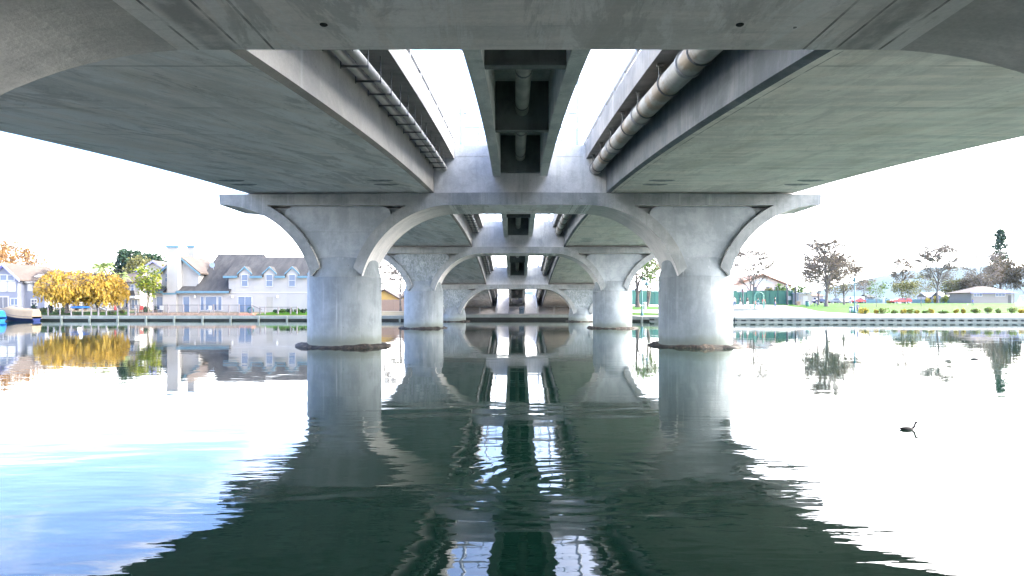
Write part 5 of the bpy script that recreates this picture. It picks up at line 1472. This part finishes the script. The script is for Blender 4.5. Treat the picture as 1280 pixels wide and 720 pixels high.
# white shed
d = 4.6; x0, x1 = gx(998.3, d), gx(1014.6, d); y = gy(d); z = ground_z(x1, y); zt = gz(367, d)
t = thing('shed', 'small white flat roofed shed beside the floodlight poles', 'shed', ((x0+x1)/2, y, z))
MB().box(x0, x1, y, y+3, z-.3, zt).build('wall', M['white_wall'], t)
MB().bbox(x0-.2, x1+.25, y-.3, y+3.2, zt, zt+.2, .03).build('roof', M['pole_grey'], t)
o = MB().box(x0+.9, x0+1.8, y-.03, y-.002, z, zt-.5).build('door', M['white_paint'], t); MB().ball((x0+1.7, y-.06, z+1.0), .05, 8).build('handle', M['steel'], o)
MB().bbox(x0+.35, x0+.6, y-.12, y-.002, z+1.2, z+1.6, .02).build('meter_box', M['pole_grey'], t)
x, y, z = on_ground(997.5, 4.3)
t = thing('utility_box', 'brown utility cabinet at the foot of the dark floodlight pole', 'utility box', (x, y, z)); w = m(4.6, 4.3)/2
MB().bbox(x-w, x+w, y-w, y+w, z, z+.72, .03).build('cabinet', M['wood_deck'], t); MB().bbox(x-w-.03, x+w+.03, y-w-.03, y+w+.03, z+.723, z+.8, .02).build('lid', M['wood_deck'], t)
MB().box(x-.2, x-.16, y-w-.03, y-w-.001, z+.35, z+.5).build('handle', M['steel'], t)
# tiled roof building
d = 6.4; y = gy(d); X = lambda px: gx(px, d); Z = lambda py: gz(py, d); z0 = ground_z(X(950), y)
t = thing('tiled_building', 'large pinkish building with low terracotta gable roof behind the green fence', 'building', (X(945), y, z0))
mb = MB(); mb.prism([(X(905), z0-.2), (X(985), z0-.2), (X(985), Z(357)), (X(953), Z(344.8)), (X(905), Z(361.8))], 'y', y, y+16); mb.build('wall', M['pink_wall'], t)
mb = MB(); mb.prism([(X(902), Z(362.8)), (X(953), Z(344.3)), (X(989), Z(358.4)), (X(989), Z(356.4)), (X(953), Z(342.2)), (X(902), Z(360.6))], 'y', y-.9, y+16.5); mb.build('roof', M['roof_tile'], t)
mb = MB(); mb.prism([(X(927), Z(355.8)), (X(968), Z(354.5)), (X(953), Z(347.2))], 'y', y-.06, y-.005); mb.build('gable_panel', M['white_paint'], t)
for px in (930, 942, 958, 968): window(t, X(px), X(px+4), Z(364), Z(358.6), y-.01, 'glass_dark', 0, 0)
d = 7.2; y = gy(d); X = lambda px: gx(px, d); Z = lambda py: gz(py, d); z0 = ground_z(X(1020), y)
t = thing('bungalow', 'small white house with terracotta roof behind the tallest tree', 'house', (X(1021), y, z0))
MB().box(X(1013), X(1029), y, y+8, z0-.2, Z(369.5)).build('wall', M['white_wall'], t)
mb = MB(); hip(mb, X(1013), X(1029), y, y+8, Z(369.5), Z(364)); mb.build('roof', M['roof_tile'], t)
window(t, X(1017), X(1020), Z(376), Z(372), y-.01, 'glass_dark', 0, 0)

# planter bed with play arches
d = 3.3
def bed():
    t = thing('planter_bed', 'long low curved grey kerb around the mulch bed of the play area', 'planter', (gx(950, 3.2), gy(3.2), 1.3))
    P0 = [(gx(870, 3.02), gy(3.02)), (gx(900, 3.0), gy(3.0)), (gx(930, 3.0), gy(3.0)), (gx(960, 3.02), gy(3.02)), (gx(980, 3.08), gy(3.08)), (gx(992, 3.2), gy(3.2)), (gx(993, 3.35), gy(3.35)), (gx(985, 3.5), gy(3.5)), (gx(968, 3.62), gy(3.62)), (gx(930, 3.66), gy(3.66)), (gx(870, 3.66), gy(3.66))]
    # smooth
    P = []
    for i in range(len(P0)-1):
        for k in range(4):
            s = k/4; a = P0[max(0, i-1)]; b = P0[i]; c = P0[i+1]; e = P0[min(len(P0)-1, i+2)]
            P.append(tuple(.5*((2*b[j])+(-a[j]+c[j])*s+(2*a[j]-5*b[j]+4*c[j]-e[j])*s*s+(-a[j]+3*b[j]-3*c[j]+e[j])*s**3) for j in (0, 1)))
    P.append(P0[-1])
    zt = 1.56
    mb = MB(); n = len(P); vs = []
    for i, (x, y) in enumerate(P):
        a = Vector(P[max(0, i-1)]); b = Vector(P[min(n-1, i+1)]); tn = (b-a).normalized(); nn = Vector((-tn.y, tn.x))*.16
        vs += [(x-nn.x, y-nn.y, .6), (x-nn.x, y-nn.y, zt), (x+nn.x, y+nn.y, zt), (x+nn.x, y+nn.y, .6)]
    fs = []
    for i in range(n-1):
        for j in range(3): fs.append((i*4+j, i*4+j+1, (i+1)*4+j+1, (i+1)*4+j))
    mb.add(vs, fs); mb.build('kerb', M['seawall'], t)
    mb = MB(); mb.prism([(x, y) for x, y in P], 'z', .7, zt-.05); mb.build('mulch', M['mulch'], t)
    return zt-.05
zm = bed()
def arches(label, px0, px1, d, top):
    t = thing('climbing_frame', label, 'climbing frame', (gx((px0+px1)/2, d), gy(d), zm)); zt = gz(top, d)
    for k, (a, b, dy) in enumerate(((px0, px0+11, 0), (px0+2.5, px1-1, .7), (px0+4.5, px1, 1.4))):
        xa, xb = gx(a, d), gx(b, d); r = (xb-xa)/2; xm = (xa+xb)/2; y = gy(d)+dy
        pth = [(xa, y, zm-.05)] + [(xm-r*math.cos(an), y, zt-r+r*math.sin(an)) for an in [R(q*15) for q in range(13)]] + [(xb, y, zm-.05)]
        MB().tube(pth, .06, 8).build('arch', M['bin_green'], t)
    xa, xb = gx(px0, d), gx(px1, d)
    for z in (.45, .9): MB().tube([(xa+.05, gy(d), zm+z), (xb-.05, gy(d)+1.4, zm+z)], .03, 6).build('rung', M['teal_post'], t)
arches('dark green arched climbing frame on the mulch bed', 943, 958.5, 3.45, 365.2)

# field buildings
d = 5.6; y = gy(d); X = lambda px: gx(px, d); Z = lambda py: gz(py, d); z0 = ground_z(X(1240), y)
t = thing('park_restroom', 'grey block park building with brown hipped roof and blue strip windows', 'building', (X(1240), y, z0))
MB().box(X(1214.5), X(1268), y, y+8.5, z0-.3, Z(365.2)).build('wall', M['block_wall'], t)
mb = MB(); hip(mb, X(1214.5), X(1268), y, y+8.5, Z(365.8), Z(357.2), .7); mb.build('roof', M['roof_brown'], t)
mb = MB(); mb.box(X(1210.8), X(1271.4), y-.76, y-.70, Z(366.6), Z(365.4)); mb.build('fascia_board', M['violet_trim'], t)
for a, b in ((1217.5, 1227.2), (1244.5, 1256)): window(t, X(a), X(b), Z(370), Z(367), y-.01, 'glass_blue', 2, 0, fr=.1)
MB().box(X(1260), X(1264), y-.04, y-.002, z0, Z(369)).build('door', M['iron'], t)
for i, (a, b, d, tp, hh, lab, rm) in enumerate(((1158, 1176, 7.4, 366, 371, 'pale long roofed house behind the yellow bushes', 'white_paint'), (1177, 1197, 7.2, 365.5, 370.5, 'second pale roofed house, right behind the bright green bush', 'white_paint'), (1197.5, 1213, 6.2, 370.6, 373.5, 'small tan hut left of the park restroom', 'roof_brown'), (1086, 1092, 6.2, 369, 372, 'tiny dark roofed kiosk right of the white camper', 'roof_dark'))):
    y = gy(d); x0, x1 = gx(a, d), gx(b, d); z0 = ground_z(x0, y)
    t = thing(('house', 'house', 'hut', 'kiosk')[i], lab, ('house', 'house', 'hut', 'kiosk')[i], ((x0+x1)/2, y, z0))
    MB().box(x0, x1, y, y+5, z0-.2, gz(hh, d)).build('wall', M[('white_wall', 'blue_grey_wall', 'cream_wall', 'iron')[i]], t)
    mb = MB(); gable_x(mb, y, y+2.5, y+5, gz(hh, d), gz(tp, d), x0, x1); mb.build('roof', M[rm], t)
    for k in range(2): window(t, x0+(x1-x0)*(.2+.4*k), x0+(x1-x0)*(.32+.4*k), z0+.9, min(z0+1.9, gz(hh, d)-.15), y-.01, 'glass_dark', 0, 0)
for a, b, lab in ((1083, 1112, 'low teal fence behind the young tree, left of the red car'), (1139, 1199, 'low teal fence across the back of the lawn, right of the red car')):
    d = 5.95; y = gy(d); x0, x1 = gx(a, d), gx(b, d); z0 = ground_z(x0, y)
    t = thing('mesh_fence', lab, 'fence', (x0, y, z0)); MB().box(x0, x1, y-.01, y+.01, z0+.1, z0+1.05).build('screen', M['teal_trim'], t)
    k = int((x1-x0)/2.5)
    for i in range(k+1): MB().tube([(x0+(x1-x0)*i/k, y-.04, z0), (x0+(x1-x0)*i/k, y-.04, z0+1.1)], .03, 5).build('post', M['pole_grey'], t)
x, y, z = on_ground(1104.3, 5.6)
t = thing('sign_pillar', 'white upright pillar left of the red car', 'pillar', (x, y, z)); MB().bbox(x-.27, x+.27, y-.2, y+.2, z, z+1.5, .03).build('shaft', M['white_paint'], t); MB().bbox(x-.33, x+.33, y-.26, y+.26, z+1.503, z+1.6, .03).build('capstone', M['white_paint'], t)
x, y, z = on_ground(1265, 5.3)
t = thing('flagpole', 'thin white pole in front of the park restroom', 'pole', (x, y, z)); MB().tube([(x, y, z), (x, y, gz(354.5, 5.3))], [.06, .035], 8).build('pole', M['white_paint'], t); MB().ball((x, y, gz(354.5, 5.3)), .07, 8).build('finial', M['white_paint'], t)
x, y, z = on_ground(1151.3, 3.9)
t = thing('timber_post', 'thin bare timber stake on the lawn between the shrubs', 'post', (x, y, z)); MB().tube([(x, y, z), (x+.02, y, gz(371, 3.9))], [.07, .05], 7).build('stake', M['bark'], t); MB().tube([(x-.06, y, z+.8), (x+.08, y, z+.8)], .08, 7).build('tie', M['post'], t)
# goal
d = 4.0; x0, x1 = gx(1269, d), gx(1300, d); y = gy(d); z = ground_z(x0, y)+.07; hh = gz(369, d)-z
t = thing('football_goal', 'white framed football goal with pale net at the right edge', 'goal', (x0, y, z))
fr = MB(); fr.tube([(x0+2.0, y+1.6, z), (x0+2.0, y+1.6, z+hh)], .06, 8); fr.tube([(x0+2.0, y+1.6, z+hh), (x1+2, y-1, z+hh)], .06, 8); fr.tube([(x1+2, y-1, z), (x1+2, y-1, z+hh)], .06, 8); fr.tube([(x0, y, z), (x0+2.0, y+1.6, z)], .04, 6); fr.tube([(x0, y, z), (x1+.2, y-2.6, z)], .04, 6)
fr.build('frame', M['white_paint'], t)
mb = MB()
A, B, Cc, D_ = Vector((x0+2, y+1.6, z+hh)), Vector((x0, y, z)), Vector((x1+2, y-1, z+hh)), Vector((x1+.2, y-2.6, z))
for i in range(46): s = i/45; mb.tube([A.lerp(Cc, s), B.lerp(D_, s)], .008, 3, cap=False)
for i in range(22): s = i/21; mb.tube([A.lerp(B, s), Cc.lerp(D_, s)], .008, 3, cap=False)
for i in range(12): s = i/11; mb.tube([A.lerp(B, s), Vector((x0+2, y+1.6, z)).lerp(B, s)], .008, 3, cap=False)
mb.build('net', M['white_paint'], t)
x, y, z = on_ground(1209, 4.25); tag(MB().ball((x, y, z+.20), .13, 14).build('ball', M['white_paint']), 'white ball lying on the lawn left of the child in blue', 'ball')

# ------------------------------------------------------------------ vehicles
def car(label, px0, px1, d, top, body, kind='car', group='vehicles in the far car park', name='parked_car', cat='car', stripe=None):
    x0, x1 = gx(px0, d), gx(px1, d); y = gy(d); z = ground_z((x0+x1)/2, y)+.06; L = x1-x0; H = max(1.2, gz(top, d)-z); w = .88
    t = thing(name, label, cat, ((x0+x1)/2, y, z), group=group)
    if kind == 'car':
        prof = [(0, .32), (.01, .58), (.05, .66), (.22, .72), (.36, .97), (.42, 1.0), (.68, 1.0), (.76, .96), (.90, .70), (.985, .66), (1, .45), (1, .30)]
    elif kind == 'suv':
        prof = [(0, .28), (0, .60), (.04, .68), (.20, .70), (.30, .97), (.36, 1.0), (.90, 1.0), (.95, .95), (1, .62), (1, .28)]
    else:
        prof = [(0, .20), (0, .50), (.02, .58), (.12, .62), (.20, .97), (.24, 1.0), (.98, 1.0), (1, .97), (1, .20)]
    pts = [(x0+L*a, z+H*b) for a, b in prof]
    mb = MB()
    # lower hull full width, roof narrower
    n = len(pts)
    def yy(b): return w - (.20 if kind != 'van' else .06)*max(0, (b-.62)/.38)
    front = [(p[0], y-yy(q[1]), p[1]) for p, q in zip(pts, prof)]; rear = [(p[0], y+yy(q[1]), p[1]) for p, q in zip(pts, prof)]
    tr = tessellate_polygon([[Vector((p[0], p[1], 0)) for p in pts]])
    mb.add(front, [tuple(q) for q in tr]); mb.add(rear, [tuple(q[::-1]) for q in tr])
    mb.add(front+rear, [(i, (i+1) % n, n+(i+1) % n, n+i) for i in range(n)])
    mb.build('body', M[body], t)
    if kind == 'car': wins = [[(.385, .74), (.425, .95), (.54, .95), (.54, .74)], [(.56, .74), (.56, .95), (.67, .95), (.79, .76)], [(.27, .75), (.385, .95), (.405, .95), (.365, .75)]]
    elif kind == 'suv': wins = [[(.31, .72), (.365, .93), (.53, .93), (.53, .72)], [(.55, .72), (.55, .93), (.73, .93), (.73, .72)], [(.75, .72), (.75, .93), (.90, .93), (.93, .74)]]
    else: wins = [[(.14, .64), (.20, .92), (.30, .92), (.30, .64)], [(.44, .64), (.44, .86), (.58, .86), (.58, .64)], [(.70, .64), (.70, .86), (.84, .86), (.84, .64)]]
    for wpoly in wins:
        q = [(x0+L*a, y-yy(b)-.012, z+H*b) for a, b in wpoly]; q2 = [(p[0], p[1]+.01, p[2]) for p in q]
        mb = MB(); mb.add(q+q2, [(0, 1, 2, 3), (7, 6, 5, 4), (0, 4, 5, 1), (1, 5, 6, 2), (2, 6, 7, 3), (3, 7, 4, 0)]); mb.build('window', M['glass_dark'], t)
    r = min(.36, H*.23)
    for a in (.19, .81):
        for s in (-1, 1):
            c = Vector((x0+L*a, y+s*(w-.10), z+r-.03))
            wh = MB().tube([c-Vector((0, .12, 0)), c+Vector((0, .12, 0))], r, 18); o = wh.build('wheel', M['rubber'], t)
            MB().tube([c+Vector((0, s*.115, 0)), c+Vector((0, s*.135, 0))], r*.6, 14).build('rim', M['pole_grey'], o)
    for s in (-1, 1):
        MB().box(x0-.02, x0+.06, y+s*(w-.3)-.14, y+s*(w-.3)+.14, z+H*.48, z+H*.57).build('headlight', M['lamp_glass'], t)
        MB().box(x1-.05, x1+.02, y+s*(w-.3)-.12, y+s*(w-.3)+.12, z+H*.50, z+H*.60).build('tail_light', M['lamp_red'], t)
    if stripe: MB().box(x0+L*.22, x1-.02, y-w-.012, y-w+.002, z+H*.42, z+H*.56).build('stripe', M[stripe], t)
    return t
car('red estate car parked behind the lawn', 1114.5, 1137.5, 5.55, 373.2, 'car_red', 'suv')
car('white car parked left of the park restroom', 1205, 1222, 5.9, 374.4, 'car_white', 'car')
car('large white camper van with a red stripe beside the teal lamp post', 1055.5, 1079, 5.9, 370.8, 'car_white', 'van', name='camper_van', cat='van', stripe='car_red')
car('red car just in front of the white camper van', 1066, 1080, 5.55, 375, 'car_red', 'car')
car('grey van parked behind the tallest tree trunk', 1036, 1048, 6.0, 373, 'car_grey', 'suv')
car('white van between the grey van and the camper', 1047.5, 1056, 6.1, 373, 'car_white', 'van')
car('dark blue car parked right of the white shed', 1016.5, 1031, 6.0, 375, 'car_navy', 'car')
car('dark pickup parked right of the white camper van', 1080.5, 1090, 6.0, 373.6, 'car_navy', 'suv')

# ------------------------------------------------------------------ people
def person(label, px, d, hpx, top, legs, pose=0, hair='hair', face=-1, base=None, child=False, bag=None, sit=False, rz=0.0):
    x, y, z = on_ground(px, d); z += .06
    if base is not None: z = base
    H = m(hpx, d); s = H/1.75
    sw = .28 if pose == 1 else .07
    J = {  # name: (pos, radius)
        'pel': ((0, 0, .95), .135), 'waist': ((0, 0, 1.12), .125), 'chest': ((0, -.01, 1.33), .15), 'neck': ((0, 0, 1.50), .058), 'head0': ((0, -.015, 1.585), .078), 'head1': ((0, -.02, 1.68), .085),
        'shL': ((-.17, 0, 1.42), .062), 'shR': ((.17, 0, 1.42), .062)}
    def arm(sd):
        if pose == 2: return [((sd*.25, -.12, 1.22), .046), ((sd*.20, -.34, 1.28), .034), ((sd*.18, -.42, 1.31), .032)]
        if pose == 3 and sd > 0: return [((sd*.30, -.06, 1.60), .046), ((sd*.24, -.12, 1.82), .036), ((sd*.22, -.12, 1.90), .032)]
        return [((sd*.23, .05*sd*sw*6, 1.17), .046), ((sd*.25, -.06-.05*sd*sw*4, .95), .035), ((sd*.25, -.09-.05*sd*sw*4, .86), .032)]
    V = []; E = []; Rd = []
    idx = {}
    for k, (p, r) in J.items(): idx[k] = len(V); V.append(p); Rd.append(r)
    for a, b in (('pel', 'waist'), ('waist', 'chest'), ('chest', 'neck'), ('neck', 'head0'), ('head0', 'head1'), ('chest', 'shL'), ('chest', 'shR')): E.append((idx[a], idx[b]))
    for sd, nm in ((-1, 'shL'), (1, 'shR')):
        pv = idx[nm]
        for p, r in arm(sd): V.append(p); Rd.append(r); E.append((pv, len(V)-1)); pv = len(V)-1
        st = sd*sw
        if sit: L = [((sd*.11, -.05, .88), .10), ((sd*.12, -.42, .80), .072), ((sd*.12, -.44, .42), .052), ((sd*.12, -.42, .10), .042), ((sd*.12, -.56, .05), .042)]
        else: L = [((sd*.10, 0, .86), .10), ((sd*.105+(.0), -st*.8-.02, .50), .070), ((sd*.11, -st*.9+(.10 if st < 0 else .02)*abs(sw)*3, .10), .044), ((sd*.115, -st*.9-.15, .045), .042)]
        pv = idx['pel']
        for p, r in L: V.append(p); Rd.append(r); E.append((pv, len(V)-1)); pv = len(V)-1
    me = bpy.data.meshes.new('person'); me.from_pydata([Vector(v) for v in V], E, []); me.update()
    o = bpy.data.objects.new('body_rig', me); COL.objects.link(o)
    md = o.modifiers.new('skin', 'SKIN'); o.modifiers.new('sub', 'SUBSURF').levels = 1
    for i, sv in enumerate(me.skin_vertices[0].data): sv.radius = (Rd[i]*(1.15 if i in (1, 2) else 1), Rd[i]*(.8 if i in (1, 2) else 1)); sv.use_root = (i == 0)
    dg = bpy.context.evaluated_depsgraph_get(); ev = o.evaluated_get(dg); m2 = bpy.data.meshes.new_from_object(ev)
    bpy.data.objects.remove(o); m2.name = 'person'
    m2.materials.clear()
    for mt in (M['skin'], M[top], M[legs], M['rubber']): m2.materials.append(mt)
    for p in m2.polygons:
        c = p.center; p.use_smooth = True
        if c.z > 1.475: k = 0
        elif c.z > .97: k = 1 if not (abs(c.x) > .2 and c.z < 1.12) else 0
        elif abs(c.x) > .2 and c.z > .75: k = 0
        elif c.z > .09: k = 2
        else: k = 3
        if pose == 2 and c.y < -.26: k = 0
        p.material_index = k
    rot = Matrix.Rotation(rz, 4, 'Z')
    for v in m2.vertices: v.co = rot @ (v.co*s)
    po = bpy.data.objects.new('person', m2); COL.objects.link(po); po.location = (x, y, z - (.0 if not sit else .33*s))
    tag(po, label, 'child' if child else 'person', 'people on the right bank')
    KIDS[po.name] = []
    mb = MB(); mb.ball((0, .012, 1.70), .105, 12, 0, (.95, 1.02, .95)); mb.ball((0, .05, 1.61), .085, 10, 0, (1, .8, 1.2))
    def fin(mbx, nm, mt):
        for v in mbx.v: v.xyz = (rot @ (v*s)) + po.location
        return mbx.build(nm, M[mt], po)
    fin(mb, 'hair', hair)
    mb = MB(); mb.ball((0, -.108, 1.655), .018, 6); mb.ball((-.034, -.10, 1.685), .010, 6, 1); mb.ball((.034, -.10, 1.685), .010, 6, 1); mb.ball((-.088, -.02, 1.66), .025, 6); mb.ball((.088, -.02, 1.66), .025, 6); mb.box(-.025, .025, -.106, -.098, 1.612, 1.620, 1)
    for v in mb.v: v.xyz = (rot @ (v*s)) + po.location
    mb.build('face', [M['skin'], M['hair']], po)
    for sd in (-1, 1):                      # hands: palm, four fingers and a thumb
        mb = MB(); p = Vector(arm(sd)[-1][0]); q = Vector(arm(sd)[-2][0]); dr = (p-q).normalized(); sidev = dr.cross(Vector((1, 0, 0))).normalized()
        mb.tube([p-dr*.02, p+dr*.03, p+dr*.08], [.030, .036, .034], 8)
        for f in range(4):
            a = p+dr*.08+sidev*(f-1.5)*.018; ln = (.062, .074, .070, .055)[f]; mb.tube([a-dr*.01, a+dr*ln*.55, a+dr*ln+Vector((-sd*.02, 0, 0))], [.009, .008, .006], 5)
        mb.tube([p+dr*.02-sidev*.03, p+dr*.05-sidev*.055, p+dr*.085-sidev*.05], [.011, .010, .007], 5)
        fin(mb, 'hand', 'skin')
    if bag: 
        mb = MB(); mb.bbox(-.15, .15, .13, .30, 1.02, 1.44, .04); fin(mb, 'backpack', bag)
    return po
person('person in black with white shorts walking at the basketball court', 925.5, 3.55, 12.5, 'cl_black', 'cl_white', 1, rz=.9)
person('person with bare shoulders and pale skirt left of the climbing frame', 934.3, 3.7, 12, 'cl_black', 'cl_white', 0, rz=.4)
person('person in white at the edge of the right column', 918, 3.75, 13, 'cl_white', 'cl_jeans', 0)
person('person in a teal shirt standing inside the climbing frame', 947.6, 3.50, 13, 'cl_teal', 'cl_greyc', 2, base=zm, rz=-.3)
person('person in a bright red shirt under the right side of the arches', 954.6, 3.53, 14, 'cl_redc', 'cl_jeans', 0, base=zm, rz=.3)
person('person in a small red top at the left foot of the arches', 943.6, 3.6, 10.5, 'cl_redc', 'cl_black', 0, base=zm, child=True)
person('person in black jacket and jeans standing alone right of the arches', 968.8, 3.52, 14, 'cl_black', 'cl_jeans', 0, base=zm, rz=1.2)
person('person in dark clothes walking past the right side of the white shed', 1020, 4.0, 10.5, 'cl_black', 'cl_jeans', 1, rz=1.3)
person('person with a dark backpack right of the plain teal lamp post', 1072, 2.71, 13.2, 'cl_greyc', 'cl_jeans', 1, rz=-1.2, bag='cl_black')
person('small child in a white top beside the bin at the lamp post', 1062.8, 2.71, 7.6, 'cl_white', 'cl_greyc', 1, child=True, rz=-1.2)
person('child in blue on the lawn in front of the park restroom', 1216, 4.3, 8, 'cl_bluec', 'cl_jeans', 1, child=True, rz=1.5)
x, y, z = on_ground(938, 3.6)
t = thing('duffel_bag', 'bright blue bag on the ground left of the climbing frame', 'bag', (x, y, zm))
mb = MB(); mb.tube([(x-.2, y, zm+.17), (x-.17, y, zm+.17), (x+.17, y, zm+.17), (x+.2, y, zm+.17)], [.08, .17, .17, .08], 12); mb.build('bag_body', M['blue_tarp'], t); MB().tube([(x-.1, y, zm+.3), (x, y, zm+.42), (x+.1, y, zm+.3)], .015, 5).build('handle', M['navy'], t)
x, y, z = on_ground(972, 3.62)
t = thing('scooter', 'small red toy lying on the mulch right of the person in black', 'toy', (x, y, zm))
MB().bbox(x-.22, x+.22, y-.06, y+.06, zm+.06, zm+.11, .02).build('deck', M['red'], t); MB().tube([(x+.2, y, zm+.1), (x+.28, y, zm+.3)], .02, 6).build('stem', M['red'], t)
for a in (-.18, .2): MB().tube([(x+a, y-.02, zm+.06), (x+a, y+.02, zm+.06)], .06, 10).build('wheel', M['rubber'], t)

# ------------------------------------------------------------------ water birds
def bird(label, px, py, sc_, seed):
    d = 48.5/(py-384); x = gx(px, d); y = gy(d)
    me = MB(); path = []; 
    n = 12; k = 12; vs = []
    # body low in the water: length along +X is the head end
    prof = [(-.155, .012, .035), (-.13, .03, .028), (-.09, .05, .022), (-.04, .062, .018), (.01, .064, .018), (.06, .055, .018), (.10, .036, .022), (.125, .02, .03)]
    rings = []
    for bx, r, cz_ in prof: rings.append([(bx, r*math.cos(2*math.pi*j/k), cz_ + r*.75*math.sin(2*math.pi*j/k)) for j in range(k)])
    neck = [(.125, .024, .035), (.145, .022, .07), (.152, .020, .105), (.158, .021, .130), (.172, .024, .148), (.195, .022, .150), (.212, .011, .146)]
    for bx, r, cz_ in neck[1:]:
        tilt = .2 if cz_ < .14 else 1.35
        rings.append([(bx + (math.cos(2*math.pi*j/k))*r*(.95 if tilt < 1 else .1)*1, r*math.sin(2*math.pi*j/k), cz_ + (r*math.cos(2*math.pi*j/k) if tilt > 1 else r*.2*math.cos(2*math.pi*j/k))) for j in range(k)])
    for i in range(len(prof), len(rings)):  # keep ring order matching the body rings
        rings[i] = rings[i][3:]+rings[i][:3] if False else rings[i]
    mb = MB()
    b = []
    for r in rings[:len(prof)]: b += r
    L = len(prof)
    mb.add(b, [(i*k+j, i*k+(j+1) % k, (i+1)*k+(j+1) % k, (i+1)*k+j) for i in range(L-1) for j in range(k)] + [tuple(range(k)), tuple((L-1)*k+j for j in range(k))], 0, True)
    mb.tube([(p[0], 0, p[2]) for p in [(.105, 0, .03)]+neck[1:]], [.026]+[p[1] for p in neck[1:]], 10)
    mb.ball((.185, 0, .150), .021, 10, 0, (1.25, .85, .9))
    t = thing('water_bird', label, 'bird', (x, y, 0), group='dark birds swimming on the lagoon')
    def fit(mm):
        for v in mm.v: v.xyz = Vector((v.x*sc_+x, v.y*sc_+y, v.z*sc_-.004))
        return mm
    fit(mb).build('body', M['feather'], t)
    q = MB(); q.tube([(.203, 0, .150), (.222, 0, .147), (.245, 0, .142)], [.008, .006, .002], 7); fit(q).build('bill', M['bill'], t)
    q = MB(); q.ball((.198, -.016, .156), .0035, 6); q.ball((.198, .016, .156), .0035, 6); fit(q).build('eye', M['red'], t)
    q = MB(); q.add([(-.15, -.02, .04), (-.15, .02, .04), (-.20, .012, .06), (-.20, -.012, .06), (-.15, -.02, .03), (-.15, .02, .03)], [(0, 1, 2, 3), (4, 3, 2, 5), (0, 3, 4), (1, 5, 2)]); fit(q).build('tail', M['feather'], t)
bird('nearer dark slim necked bird swimming on the bright water', 1134, 537, .70, 1)
bird('farther dark bird swimming close to the right bank', 1218.5, 449.2, .95, 2)

# ------------------------------------------------------------------ air
mt = bpy.data.materials.new('haze'); mt.use_nodes = True; nt = mt.node_tree; nt.nodes.clear()
o_ = nt.nodes.new('ShaderNodeOutputMaterial'); v_ = nt.nodes.new('ShaderNodeVolumePrincipled'); nt.links.new(v_.outputs[0], o_.inputs['Volume'])
v_.inputs['Density'].default_value = .00005; v_.inputs['Color'].default_value = (.50, .74, 1.0, 1); v_.inputs['Anisotropy'].default_value = .2
tag(MB().box(-3100, 3300, -420, 4200, -3, 150).build('haze', mt), kind='stuff')
sc.cycles.volume_bounces = 0
